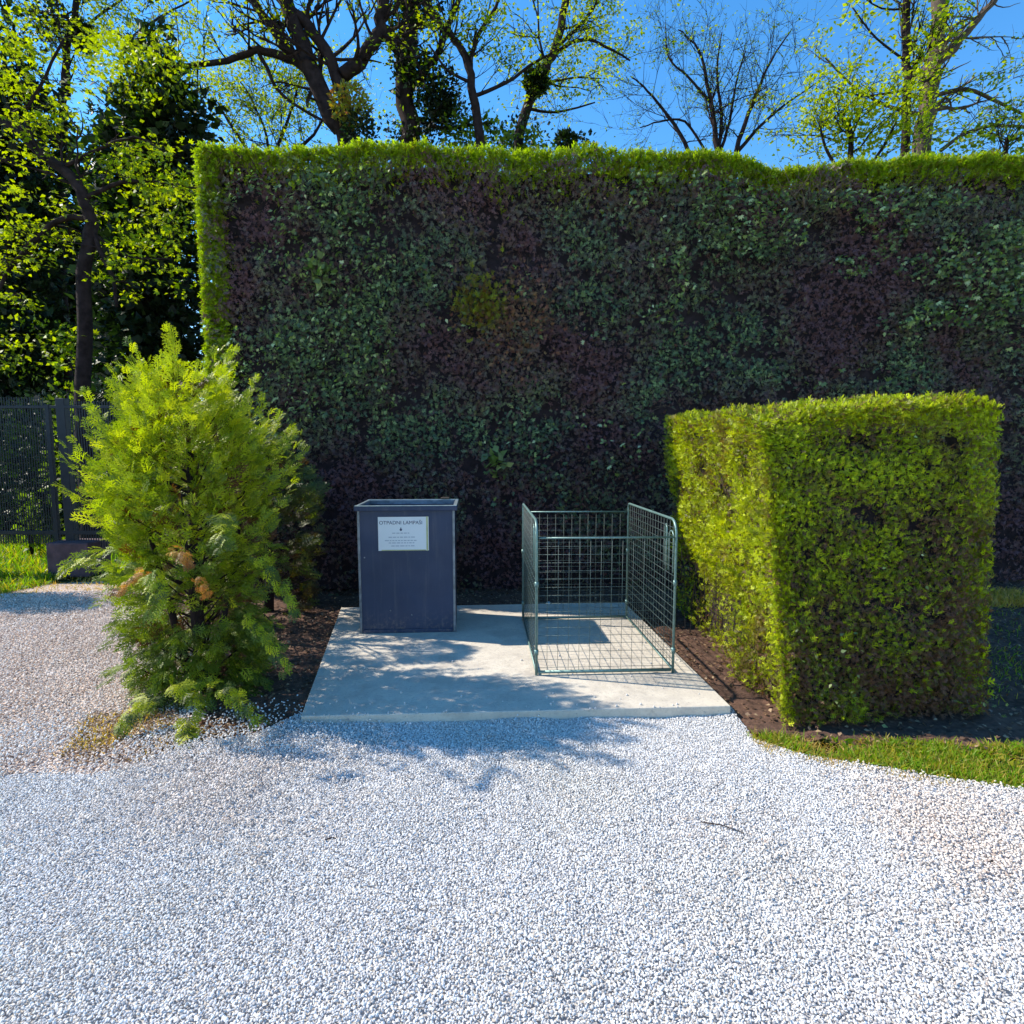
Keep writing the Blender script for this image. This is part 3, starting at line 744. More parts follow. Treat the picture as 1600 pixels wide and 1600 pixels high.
# ================================================================== WASTE BIN
b0 = G(563, 990, SLZ); b1 = G(712, 987, SLZ); BW = (b1 - b0).length; BD = .60
BH = P(560, 797, b0.y).z - SLZ
rz = math.atan2(b1.y - b0.y, b1.x - b0.x)
wb = empty('waste_bin', ((b0.x + b1.x) / 2 - math.sin(rz) * BD / 2, (b0.y + b1.y) / 2 + math.cos(rz) * BD / 2, SLZ), rz)
tag(wb, 'tall dark blue grey sheet metal waste bin with a white notice, standing on the slab', 'waste bin')
hw, hd = BW / 2, BD / 2; th = .012
mb = MB()
mb.box((0, -hd + th/2 + .006, BH/2), (BW - .01, th, BH)); mb.box((0, hd - th/2, BH/2), (BW - .01, th, BH))
mb.box((-hw + th/2 + .004, 0.006, BH/2), (th, BD - 2*th - .014, BH)); mb.box((hw - th/2 - .004, 0.006, BH/2), (th, BD - 2*th - .014, BH))
mb.box((0, 0, .03), (BW - .05, BD - .05, .02))
mb.build('body', M['bin'], wb)
for s in (-1, 1):
    MB().box((s * (hw - .008), -hd + .002, BH/2), (.020, .014, BH - .004)).build('corner_strip', M['bin_edge'], wb, bevel=.003)
MB().box((0, -hd + .001, .016), (BW - .05, .016, .030)).build('base_strip', M['bin'], wb, bevel=.003)
OV = .022
for nm, c, d in (('rim_front', (0, -hd - .004, BH + .012), (BW + 2*OV, .040, .040)), ('rim_back', (0, hd - .002, BH + .012), (BW + 2*OV, .036, .040)),
                 ('rim_side', (-hw - .004, 0, BH + .011), (.036, BD - .046, .036)), ('rim_side', (hw + .004, 0, BH + .011), (.036, BD - .046, .036))):
    MB().box(c, d).build(nm, M['bin'] if nm == 'rim_front' else M['bin_edge'], wb, bevel=.004)
for c, d in (((0, -hd - .012, BH + .0345), (BW + 2*OV - .01, .018, .005)), ((0, hd + .004, BH + .0345), (BW + 2*OV - .01, .018, .005)), ((hw + .006, 0, BH + .0315), (.024, BD - .05, .005)), ((-hw - .006, 0, BH + .0315), (.020, BD - .05, .005))):
    MB().box(c, d).build('rim_edge', M['rim'], wb)
mb = MB(); mb.box((0, .0, BH - .045), (BW - .05, BD - .05, .008)); mb.box((-hw * .45, .0, BH - .036), (.02, BD - .06, .012)); mb.box((hw * .4, .02, BH - .036), (BW * .3, .16, .010))
mb.build('inner_lid', M['liner'], wb)
fy = -hd + .002
# notice
sx = (632 - 636.5) / 150 * BW; sw = 78 / 150 * BW; shh = 53 / 150 * BW; sz = BH - (832 - 797) / 193 * BH - 0.01
nt_o = MB().box((sx, fy - .0055, sz), (sw, .003, shh)).build('notice', M['paper'], wb)
MB().box((sx + sw/2 - .012, fy - .0085, sz), (.014, .0025, shh + .004)).build('tape', M['tape'], nt_o)
MB().box((sx, fy - .0085, sz - shh/2 + .004), (sw - .05, .0025, .007)).build('tape', M['tape'], nt_o)
def text(s, size, x, z, material, parent, name='lettering'):
    cu = bpy.data.curves.new(name, 'FONT'); cu.body = s; cu.size = size; cu.align_x = 'CENTER'; cu.extrude = .0004
    tmp = bpy.data.objects.new('tmp', cu); COL.objects.link(tmp)
    bpy.context.view_layer.update()
    me = bpy.data.meshes.new_from_object(tmp.evaluated_get(bpy.context.evaluated_depsgraph_get()))
    bpy.data.objects.remove(tmp); me.transform(Matrix.Rotation(PI/2, 4, 'X'))
    return link_mesh(name, me, material, parent, (x, fy - .0078, z))
text('OTPADNI LAMPAŠI', .041, sx - .02, sz + shh * .28, M['ink'], nt_o)
mb = MB()
mb.tube([(sx - .02, fy - .0075, sz + shh * .12), (sx - .02, fy - .0085, sz + shh * .12)], .010, 10)
mb.tube([(sx - .02, fy - .0075, sz + shh * .17), (sx - .02, fy - .0085, sz + shh * .17)], .005, 8)
mb.build('emblem', M['ink'], nt_o)
for dz, wv in ((.02, .14), (-.10, .20), (-.20, .26), (-.27, .20), (-.36, .16)):
    k = 0; x = sx - .02 - wv / 2; mb = MB()
    while x < sx - .02 + wv / 2:
        l = random.uniform(.012, .035); mb.box((x + l/2, fy - .0078, sz + shh * dz), (l, .0008, .0065)); x += l + .007
    mb.build('print_line', M['ink_pale'], nt_o)
for (x, z) in ((-.18 * BW, .19), (.04 * BW, .15)):
    mb = MB().tube([(x, fy, z), (x, fy - .006, z)], [.008, .006], 8); mb.build('rivet', M['bin_edge'], wb)
MB().tube([(-hw + .05, -hd - .002, BH * .62), (-hw + .05, -hd - .004, BH * .62)], .006, 8).build('rivet', M['bin_edge'], wb)
st = bpy.data.meshes.new('pale_wood_chip')
mb = MB().box((0, 0, 0), (.075, .035, .016), .1)
ch = mb.build('wood_chip', M['bark_pale'], None, bevel=.004)
ch.location = wb.matrix_basis @ Vector((hw * .74, hd - .0, BH + .046)) if False else Matrix.LocRotScale(wb.location, wb.rotation_euler, None) @ Vector((hw * .74, hd + .0, BH + .046))
tag(ch, 'small pale chip lying on the back rim of the bin', 'wood chip')

# ================================================================== WIRE CAGE
c0 = G(838, 1055, SLZ); c1 = G(1051, 1051, SLZ); cb = G(975, 967, SLZ)
CW = (c1 - c0).length; crz = math.atan2(c1.y - c0.y, c1.x - c0.x)
yaw = Vector((math.cos(crz), math.sin(crz), 0)); ybk = Vector((-math.sin(crz), math.cos(crz), 0))
CD = (cb - c1).dot(ybk)
cage = empty('wire_cage', c0, crz)
tag(cage, 'galvanised wire mesh collecting cage, empty and open on top, on the right of the slab', 'cage')
zf = P(843, 841, c0.y).z - SLZ; zb = P(890, 800, c0.y + CD).z - SLZ
zs = P(845, 816, c0.y).z - SLZ; zsb = P(806, 786, c0.y + CD).z - SLZ
zside = (zs + zsb) / 2
TR = .0095; WR = .0015
wm = {}
def wire(parent, a, b, r=WR):
    a = Vector(a); b = Vector(b); L = (b - a).length; key = (round(L, 4), r)
    if key not in wm:
        me = MB().tube([(0,0,0), (0,0,L)], r, 5).mesh('wire', True); me.materials.append(M['wire']); wm[key] = me
    o = bpy.data.objects.new('wire', wm[key]); COL.objects.link(o); o.parent = parent
    o.location = a; o.rotation_euler = (b - a).to_track_quat('Z', 'Y').to_euler(); return o
def arc(cx, cz, r, a0, a1, fn, n=6): return [fn(cx + r * math.cos(a0 + (a1-a0) * i / n), cz + r * math.sin(a0 + (a1-a0) * i / n)) for i in range(n + 1)]
def side_panel(x, name):
    f3 = lambda u, z: (x, u, z)
    R = .10
    fr_ = [f3(0, 0)] + arc(R, zside - R, R, PI, PI/2, f3) + arc(CD - R*.4, zside - R*.4, R*.4, PI/2, 0, f3) + [f3(CD, 0)]
    o = MB().tube(fr_, TR, 8).build(name, M['galv'], cage, True)
    MB().tube([f3(0, .022), f3(CD, .022)], TR * .8, 6).build('bottom_rail', M['galv'], o, True)
    # the two hand loops beside the front post
    MB().tube([f3(.05, zside - .36)] + arc(.10, zside - .13, .05, PI, 0, f3) + [f3(.15, zside - .36)], .006, 6).build('hand_loop', M['galv'], o, True)
    MB().tube([f3(.20, zside - .34), f3(.20, zside - .07), f3(.22, zside - .05), f3(.24, zside - .07), f3(.24, zside - .34)], .006, 6).build('hand_loop', M['galv'], o, True)
    n = int(round(CD / .068))
    for i in range(1, n):
        u = CD * i / n; top = zside - (R - math.sqrt(max(0, R*R - (R-u)**2)) if u < R else 0)
        wire(o, f3(u, .02), f3(u, top))
    m = int(zside / .052)
    for j in range(1, m):
        z = .02 + (zside - .02) * j / m; dx = .006 if x < CW / 2 else -.006
        wire(o, (x + dx, 0, z), (x + dx, CD, z))
    return o
side_panel(0, 'left_panel'); side_panel(CW, 'right_panel')
def end_panel(y, ztop, name):
    o = MB().tube([(TR*1.5, y, ztop), (CW - TR*1.5, y, ztop)], .0065, 8).build(name, M['galv'], cage, True)
    MB().tube([(TR*1.5, y, .022), (CW - TR*1.5, y, .022)], .011, 6).build('bottom_rail', M['galv'], o, True)
    n = int(round(CW / .069)); m = int(ztop / .052)
    for i in range(1, n): wire(o, (CW * i / n, y, .02), (CW * i / n, y, ztop))
    for j in range(1, m): z = ztop * j / m; wire(o, (.01, y - .006, z), (CW - .01, y - .006, z))
end_panel(.0, zf, 'front_panel'); end_panel(CD, zb, 'back_panel')
for x, y in ((0, 0), (CW, 0), (0, CD), (CW, CD)):
    for z in (.14, .60): MB().tube([(x, y, z), (x, y, z + .035)], TR * 1.5, 8).build('hinge_ring', M['galv'], cage, True)

# ================================================================== FENCE and block on the left
FY = 7.45
fence = empty('metal_fence', (P(95, 830, FY).x, FY, 0))
tag(fence, 'dark metal bar fence at the far left behind the thuja shrub', 'fence')
f0 = fence.location.x
ztop = P(0, 636, FY).z; zbot = P(0, 832, FY).z
xl = P(-260, 0, FY).x - f0; xr = P(330, 0, FY).x - f0
barm = MB().box((0, 0, 0), (.009, .009, ztop - zbot + .26)).mesh('bar'); barm.materials.append(M['fence'])
x = xl
while x < -.09:
    o = bpy.data.objects.new('bar', barm); COL.objects.link(o); o.parent = fence
    o.location = (x, 0, (ztop + zbot) / 2 - .01 + random.uniform(-.003, .003)); x += .0315
x = .22
while x < xr:
    o = bpy.data.objects.new('bar', barm); COL.objects.link(o); o.parent = fence
    o.location = (x, 0, (ztop + zbot) / 2 - .06); x += .0315
for z in (ztop, zbot):
    MB().box(((xl + xr) / 2, -.012, z), (xr - xl, .014, .035 if z == ztop else .05)).build('rail', M['fence'], fence, bevel=.003)
MB().box((-.045, .0, 1.25), (.055, .05, 1.75)).build('frame_post', M['fence'], fence, bevel=.004)
MB().box((.12, .03, 1.25), (.11, .10, 1.90)).build('post', M['fence'], fence, bevel=.006)
MB().box((xr * .62, .03, 1.2), (.07, .07, 1.85)).build('post', M['fence'], fence, bevel=.004)
MB().box((P(-150, 0, FY).x - f0, .03, 1.05), (.08, .08, 2.2)).build('post', M['fence'], fence, bevel=.004)
bl = P(118, 880, FY - .1)
blk = MB().box((0, 0, .215), (.52, .42, .43)).build('footing_block', M['block'], None, bevel=.02)
blk.location = (bl.x, FY - .02, 0); tag(blk, 'square dark concrete block under the fence post at the left', 'concrete block')

# ================================================================== TREES
def wob(p, a): return p + Vector((random.gauss(0, a), random.gauss(0, a), random.gauss(0, a)))
def poly_smooth(pts, n=4):
    out = []
    for i in range(len(pts) - 1):
        p0 = pts[max(i-1, 0)]; p1 = pts[i]; p2 = pts[i+1]; p3 = pts[min(i+2, len(pts)-1)]
        for k in range(n):
            t = k / n
            out.append(.5 * ((2*p1) + (p2-p0)*t + (2*p0-5*p1+4*p2-p3)*t*t + (3*p1-p0-3*p2+p3)*t*t*t))
    out.append(pts[-1]); return out
class Tree:
    def __init__(s, name, label, Y, base_px, cat='tree', bark='bark', group=None):
        s.Y = Y; b = P(base_px, 700, Y); s.o = empty(name, (b.x, Y, 0)); tag(s.o, label, cat, group)
        s.mb = MB(); s.tw = MB(); s.tips = []; s.bark = bark; s.base = Vector((b.x, Y, 0))
    def pt(s, q):
        Y = s.Y + (q[2] if len(q) > 2 else 0); return P(q[0], q[1], Y) - s.base
    def limb(s, pts, r0, r1, twigs=6, tl=1.0, lvl=2, ground=False, k=7, leaf=True, gravity=0.0, updir=.25):
        pp = [s.pt(q) for q in pts]
        if ground: pp = [Vector((pp[0].x, 0, 0))] + pp
        sm = poly_smooth(pp, 4); N = len(sm)
        sm = [sm[0]] + [wob(p, r0 * .12) for p in sm[1:]]
        s.mb.tube(sm, [r0 + (r1 - r0) * i / (N - 1) for i in range(N)], k)
        for i in range(twigs):
            t = random.uniform(.15 if not ground else .5, 1); j = min(N - 2, int(t * (N - 1)))
            p = sm[j]; ax = (sm[j+1] - sm[j]).normalized()
            d = (ax * random.uniform(.1, .9) + Vector((random.gauss(0, .8), random.gauss(0, .6), random.gauss(updir, .5)))).normalized()
            s.twig(p, d, tl * random.uniform(.5, 1.2), (r0 + (r1 - r0) * t) * .35, lvl, leaf, gravity)
        if leaf: s.tips.append(sm[-1])
    def twig(s, p, d, L, r, lvl, leaf=True, gravity=0.0):
        r = max(r, .004); n = 5; pts = [p]; 
        for i in range(n):
            d = (d + Vector((random.gauss(0, .16), random.gauss(0, .16), random.gauss(.05 - gravity, .14)))).normalized()
            pts.append(pts[-1] + d * L / n)
        s.tw.tube(pts, [r * (1 - .7 * i / n) for i in range(n + 1)], 4 if r > .014 else 3, False)
        if lvl > 0:
            for i in range(random.randint(3, 5)):
                j = random.randint(1, n); dd = (d + Vector((random.gauss(0, .7), random.gauss(0, .7), random.gauss(.1 - gravity, .5)))).normalized()
                s.twig(pts[j], dd, L * random.uniform(.35, .65), r * .55, lvl - 1, leaf, gravity)
        if leaf: s.tips += [pts[-1], pts[3]]
    def leaves(s, material, per, size, spread_=.12, frac=1.0, tmpl=None, flat=0.3, name='leaves', extra=None, zlim=None):
        tips = [p for p in s.tips if random.random() < frac] + (extra or [])
        if zlim is not None: tips = [p for p in tips if p.z > zlim]
        if not tips: return
        c = np.repeat(np.array(tips), per, 0); n = len(c)
        off = rnd3(n, spread_); off[:, 2] *= flat; p = c + off
        d = norm(off) + rnd3(n, .4); d[:, 2] -= .15
        up = np.tile([0, 0, 1.0], (n, 1)) + rnd3(n, .45)
        v, f, t = spread(tmpl or [LEAF], p, d, up, size * RNG.uniform(.6, 1.3, n), RNG.random(n))
        link_mesh(name, mesh_np(name, v, f, t), material, s.o)
    def done(s):
        if s.mb.v: s.mb.build('trunk', M[s.bark], s.o, True)
        if s.tw.v: tag(s.tw.build('twigs', M[s.bark], s.o), kind='stuff')
    def ball(s, px, py, r, material, n=260, dy=0, name='mistletoe', size=.09):
        c = s.pt((px, py, dy)); dd = norm(rnd3(n)); p = np.array(c)[None] + dd * (RNG.random(n) ** .45 * r)[:, None]
        v, f, t = spread([LEAF], p, dd + rnd3(n, .5), rnd3(n), size * RNG.uniform(.7, 1.3, n), RNG.random(n))
        link_mesh(name, mesh_np(name, v, f, t), material, s.o)
    def mass(s, boxes, n, size, material, name='crown', tmpl=None, core=None, seed=0, thr=.36):
        """leafy mass made of lumps: list of (px, py, dy, rx, rz) in metres"""
        ps = []; ds = []; tot = sum(b[3] * b[4] for b in boxes)
        for (px, py, dy, rx, rzv) in boxes:
            m = int(n * rx * rzv / tot); c = np.array(s.pt((px, py, dy))); dd = norm(rnd3(m)); rr = RNG.random(m) ** .4
            lump = 1 + .5 * (vnoise(dd + c, 2.2, seed) - .5)
            q_ = c + dd * (rr * lump)[:, None] * np.array([rx, rx * .8, rzv]); g = vnoise(q_, 1.7, seed + 1); k_ = (g > thr) & (q_[:, 2] > .05)
            ps.append(q_[k_]); ds.append(dd[k_])
        p = np.concatenate(ps); dd = np.concatenate(ds); n = len(p)
        d = dd * .7 + rnd3(n, .6); d[:, 2] += .1
        v, f, t = spread(tmpl or [LEAF], p, d, np.tile([0, 0, .8], (n, 1)) + rnd3(n, .6), size * RNG.uniform(.6, 1.4, n), np.clip(RNG.beta(1.5, 2, n), 0, 1))
        tag(link_mesh(name, mesh_np(name, v, f, t), material, s.o), kind='stuff')

# big forked tree behind the hedge
T = Tree('forked_tree', 'big dark tree forking into thick limbs behind the hedge, left of centre', 10.5, 545)
T.limb([(545,420),(543,225),(520,185),(492,125),(470,60),(448,5),(425,-60)], .20, .10, 9, 1.3, 2, True, 9)
T.limb([(545,225),(535,150),(515,90),(480,40),(440,0),(400,-50)], .11, .07, 7, 1.3, 2)
T.limb([(535,118),(560,98),(590,55),(600,0),(612,-60)], .115, .085, 8, 1.2, 2)
T.limb([(488,118),(465,98),(430,84),(395,79),(355,96),(300,101),(250,112)], .085, .03, 12, 1.0, 2)
T.limb([(484,112),(455,85),(425,45),(400,10),(370,-40)], .09, .05, 9, 1.1, 2)
T.limb([(404,82),(418,108),(432,138),(470,170),(515,192)], .035, .02, 6, .7, 1)
T.done(); T.leaves(M['leaf_fresh'], 4, .065, .09, .32)
T.ball(548, 165, .32, M['leaf_rust'], 700, -.3, 'rusty_ivy', .07); T.ball(562, 205, .30, M['leaf_dark'], 500, -.3, 'ivy', .07)
# ivy clad trunk
T = Tree('ivy_clad_tree', 'tree wrapped in a thick dark column of ivy, just right of the forked tree', 11.5, 640)
T.limb([(640,400),(640,220),(632,120),(640,40),(650,-60)], .20, .14, 6, 1.2, 1, True, 9)
T.limb([(636,140),(680,90),(700,40),(730,-30)], .07, .04, 6, 1.0, 2)
T.limb([(638,180),(690,200),(770,190)], .05, .02, 6, .8, 1)
T.done(); T.leaves(M['leaf_mid'], 4, .07, .1, .25)
T.mass([(625,30,0,.34,.6),(640,90,0,.42,.6),(665,60,0,.3,.5),(655,150,0,.5,.7),(690,140,0,.34,.5),(700,190,0,.45,.5),(640,210,0,.5,.5),(665,10,0,.3,.4)], 5200, .075, M['leaf_dark'], 'ivy', seed=81, thr=.44)
T.mass([(655,150,0,.55,.7),(700,190,0,.45,.5),(640,70,0,.45,.7)], 700, .08, M['leaf_mid'], 'ivy_shoots', seed=82)
# slender trees right of it
T = Tree('slender_tree', 'slender tree with forked stem and fresh leaves behind the hedge, above the bin', 11.0, 745)
T.limb([(752,400),(750,220),(740,150),(728,90),(700,50),(670,10),(655,-40)], .10, .04, 10, 1.2, 2, True)
T.limb([(733,110),(745,60),(775,10),(790,-40)], .045, .02, 8, 1.0, 2)
T.limb([(740,150),(790,130),(840,95),(890,70)], .035, .015, 8, .9, 2)
T.limb([(738,130),(700,110),(670,70)], .03, .015, 6, .8, 1)
T.done(); T.leaves(M['leaf_fresh'], 5, .062, .10, .5)
T = Tree('mistletoe_tree', 'curving dark tree carrying round mistletoe balls behind the hedge centre', 11.8, 815)
T.limb([(800,400),(812,215),(832,150),(852,110),(872,60),(886,-10),(890,-60)], .11, .06, 9, 1.2, 2, True)
T.limb([(868,85),(890,68),(920,62),(955,78),(985,95)], .04, .015, 10, .9, 2)
T.limb([(868,75),(905,40),(935,0),(950,-40)], .035, .015, 8, .9, 2)
T.limb([(825,170),(870,175),(930,160)], .03, .012, 8, .8, 2)
T.done(); T.leaves(M['leaf_fresh'], 5, .06, .10, .42)
T.ball(838, 128, .22, M['leaf_dark'], 700, -.2); T.ball(885, 222, .17, M['leaf_dark'], 400, -.3); T.ball(690,165,.25, M['leaf_dark'], 400, -.3)
T.mass([(820,215,0,.8,.35),(900,225,0,.4,.2)], 900, .08, M['leaf_dark'], 'ivy', seed=84)
T.mass([(740,215,-.3,.7,.3),(840,225,-.3,.7,.2)], 900, .09, M['leaf_mid'], 'lower_leaves', seed=85)
# bare tree in the gap of sky
T = Tree('bare_tree', 'nearly leafless fan shaped tree alone against the blue sky', 15.0, 1120)
for pts, r in (([(1122,240),(1116,190),(1105,130),(1092,80),(1060,45)], .075), ([(1122,240),(1128,180),(1120,110),(1128,50)], .055), ([(1150,240),(1165,190),(1185,140),(1205,95),(1238,45)], .065),
               ([(1125,240),(1140,190),(1150,130),(1165,80)], .045), ([(1078,240),(1060,205),(1035,170),(1005,135),(985,118)], .055), ([(1150,240),(1185,200),(1225,165),(1290,120)], .05), ([(1105,240),(1070,190),(1030,190),(1000,200)], .035), ([(1110,160),(1075,120),(1045,90),(1040,40)], .035)):
    T.limb(([(pts[0][0], 420)] if False else []) + pts, r, .012, 13, 1.15, 2, False, 5, True, 0, .35)
T.limb([(1122,430),(1122,240)], .12, .08, 0); T.limb([(1115,330),(1078,240)], .07, .05, 0); T.limb([(1125,330),(1150,240)], .08, .06, 0)
T.mb.tube([(0, 0, 0), T.pt((1122, 430))], .13, 8)
T.done(); T.leaves(M['leaf_mid'], 3, .05, .05, .22)
T.ball(1183, 153, .22, M['leaf_rust'], 200, -.1, 'nest', .06)
# right hand group
T = Tree('straight_thin_tree', 'dark pole straight tree with yellow green leaf tufts, above the low hedge', 10.0, 1415)
T.limb([(1413,420),(1414,240),(1418,120),(1416,40),(1419,-60)], .075, .055, 14, .9, 2, True)
T.limb([(1416,95),(1370,60),(1330,10)], .02, .01, 6, .6, 1); T.limb([(1416,140),(1350,150),(1300,135)], .02, .01, 6, .6, 1)
T.done(); T.leaves(M['leaf_fresh'], 8, .075, .10, .22)
T = Tree('stout_lit_tree', 'stout brown tree with sunlit ivy on its trunk, right of the straight thin one', 11.0, 1442, bark='bark_pale')
T.limb([(1438,420),(1440,225),(1455,140),(1462,60),(1468,-60)], .17, .11, 10, 1.1, 2, True, 9)
T.limb([(1458,105),(1490,75),(1520,40),(1560,-10),(1580,-50)], .075, .04, 7, .9, 2)
T.limb([(1460,150),(1510,140),(1560,160),(1610,185)], .04, .02, 10, .8, 2)
T.limb([(1450,180),(1400,170),(1340,140),(1290,90)], .035, .015, 12, .8, 2)
T.limb([(1470,235),(1510,208),(1560,196),(1620,200)], .035, .02, 6, .7, 1)
T.done(); T.leaves(M['leaf_fresh'], 7, .062, .08, .17)
T.mass([(1445,180,-.2,.3,.7),(1470,40,-.2,.22,.6)], 420, .06, M['leaf_fresh'], 'ivy', seed=91)
T = Tree('leafy_shrub_tree', 'bushy bright green young tree rising over the hedge top at the right', 9.5, 1330)
T.limb([(1330,430),(1330,240),(1325,190)], .06, .03, 14, .9, 2, True); T.limb([(1330,300),(1290,230),(1280,190)], .03, .012, 8, .7, 2); T.limb([(1330,300),(1380,230),(1400,190)], .03, .012, 8, .7, 2)
T.done(); T.leaves(M['leaf_fresh'], 6, .06, .14, .42, zlim=3.6)
T.mass([(1290,195,0,.35,.32),(1340,205,0,.5,.35),(1400,215,0,.5,.25)], 900, .062, M['leaf_fresh'], seed=93, thr=.5)
T = Tree('low_crowned_tree', 'low olive green leafy crown at the far right above the hedge', 10.5, 1570)
T.limb([(1570,430),(1570,260),(1575,215)], .06, .03, 14, .9, 2, True); T.done(); T.leaves(M['leaf_mid'], 5, .065, .14, .35, zlim=3.4)
T.mass([(1500,235,0,.7,.3),(1590,225,0,.7,.35)], 500, .085, M['leaf_mid'], seed=94)
T.limb
# thin veil of far young trees left of centre
T = Tree('young_leafy_tree', 'thin young tree with a veil of yellow green leaves between dark evergreens and forked tree', 14.0, 420)
for pts in ([(420,430),(420,240),(400,170),(370,120)], [(420,260),(450,190),(470,120)], [(420,280),(370,210),(340,160)], [(430,260),(490,210),(520,150)]):
    T.limb(pts, .05, .015, 16, 1.2, 2, pts[0][1] == 430, 5)
T.done(); T.leaves(M['leaf_fresh'], 4, .07, .13, .5)
# left: dark evergreens
def evergreen(name, label, Y, bx, boxes, n, size=.13, seed=0, shoots=None):
    T = Tree(name, label, Y, bx, 'evergreen tree')
    zt = min(b[1] for b in boxes)
    T.limb([(bx, 500), (bx, 350), (bx, zt)], .16, .03, 0, ground=True)
    for (px, py, dy, rx, rzv) in boxes:
        T.limb([(bx, py + 30), ((bx + px) / 2, py + 5, dy * .5), (px, py, dy)], .04, .015, 4, rx * .8, 0)
    T.done(); T.mass(boxes, n, size, M['leaf_dark'], 'crown', [LEAF, LEAF, FR_TINY[0]], seed=seed, thr=.22)
    if shoots: T.mass(shoots, int(n * .13), size * .45, M['leaf_fresh'], 'sunlit_shoots', [LEAF, FR_TINY[1]], seed=seed + 3, thr=.45)  # bright leaves over the dark crown, sunlight put into their colour
    return T
def col(cx, top, wid, m=1.0):
    out = []; y = top
    while y < 820:
        k = min(1, (y - top) / 180 + .35); out.append((cx + random.uniform(-12, 12), y, random.uniform(-.3, .3), wid * k, .8 * m)); 
        if k > .8: out += [(cx - 38, y + 25, .1, wid * .8, .7), (cx + 38, y + 15, .1, wid * .8, .7)]
        y += 42
    return out
evergreen('dark_evergreen', 'tall almost black evergreen tree right of the fence, touching the hedge end', 10.5, 235, col(238, 80, .85), 17000, .17, 101, [(190,80,-.6,.6,.5),(230,110,-.6,.9,.5),(280,80,-.6,.4,.3),(250,320,-1,.8,.6)])
evergreen('dark_evergreen', 'black evergreen filling the far left edge of the photo', 12.0, 5, col(5, 60, 1.0), 15000, .18, 105, [(10,100,-.7,.6,.4),(40,540,-1,1.2,.5)])
evergreen('dark_evergreen', 'shadowy evergreen behind the leaning chestnut, second from the left edge', 14.5, 120, col(120, 250, 1.7), 15000, .22, 109, [(60,600,-1,1.4,.5),(170,540,-1,.8,.5)])
T = Tree('ivy_topped_tree', 'thin dark tree with a round mistletoe ball near the top left corner', 12.5, 98)
T.limb([(95,430),(98,240),(100,140),(106,60),(122,0),(130,-50)], .09, .05, 10, 1.3, 2, True)
T.limb([(108,150),(103,90),(85,40),(75,-20)], .035, .02, 8, 1.0, 2); T.limb([(112,60),(160,20),(220,-20)], .03, .015, 10, 1.2, 2)
T.limb([(200,220),(190,90),(230,40),(300,0)], .03, .015, 12, 1.2, 2)
T.done(); T.leaves(M['leaf_fresh'], 5, .065, .11, .5); T.ball(130, 56, .24, M['leaf_dark'], 700, -.1)
T.mass([(75,30,0,.35,.6),(95,90,0,.3,.5)], 900, .09, M['leaf_dark'], 'ivy', seed=113)
# leaning chestnut with bright tiers of leaves
T = Tree('leaning_chestnut', 'leaning dark trunk with bright yellow green tiers of leaves above the fence', 8.6, 132)
T.limb([(130,700),(132,560),(132,430),(140,350),(128,300),(95,262),(60,235),(20,200),(-40,150)], .11, .05, 9, .8, 1, True, 8)
T.limb([(140,345),(160,400),(178,440),(182,480)], .04, .02, 5, .5, 1)
T.limb([(138,340),(90,345),(50,380),(15,420),(-10,470)], .045, .02, 12, .6, 2, gravity=.12)
T.limb([(135,310),(190,285),(250,285),(310,295)], .035, .012, 8, .6, 1)
T.limb([(60,240),(40,180),(60,140),(100,60)], .03, .015, 8, .7, 1); T.limb([(100,262),(150,235),(210,215),(260,240)], .03, .012, 8, .6, 1)
T.limb([(140,360),(200,400),(270,405)], .025, .01, 7, .6, 1)
tiers = []
def tier(px, py, w_, n_, h_=10):
    for i in range(int(n_ * .55)): tiers.append(T.pt((px + random.uniform(-w_, w_), py + random.gauss(0, h_), random.uniform(-.45, .3))))
for a_ in ((30,65,35,20),(30,115,45,30),(20,150,25,12),(75,190,45,22),(105,150,20,12),(50,205,35,14),(110,190,22,12),(190,235,30,16,7),(250,225,25,14,7),(180,265,28,18,8),(275,285,32,26,8),(250,300,32,28,9),(300,300,12,8),
           (220,255,25,10),(30,240,25,12),(20,300,40,16,6),(100,320,30,12),(150,290,25,10,6),(70,405,25,14,8),(170,335,22,12),(200,380,25,14,7),(235,395,22,12,7),(215,385,25,10,6),(265,350,15,8,6),(265,375,12,6,5),(195,410,30,12,5),(270,445,18,6,6),(262,415,14,6,5),(235,165,15,8),(180,60,35,16),(165,105,30,16),(225,85,25,14),(125,510,15,7,8),(10,535,25,10,6),(120,620,15,5,5),(90,560,12,6,8)):
    tier(*a_)
T.tips = [p for p in T.tips if random.random() < .15]
T.done(); T.leaves(M['leaf_fresh'], 9, .062, .10, 1.0, [FAN, LEAF], .30, extra=tiers)
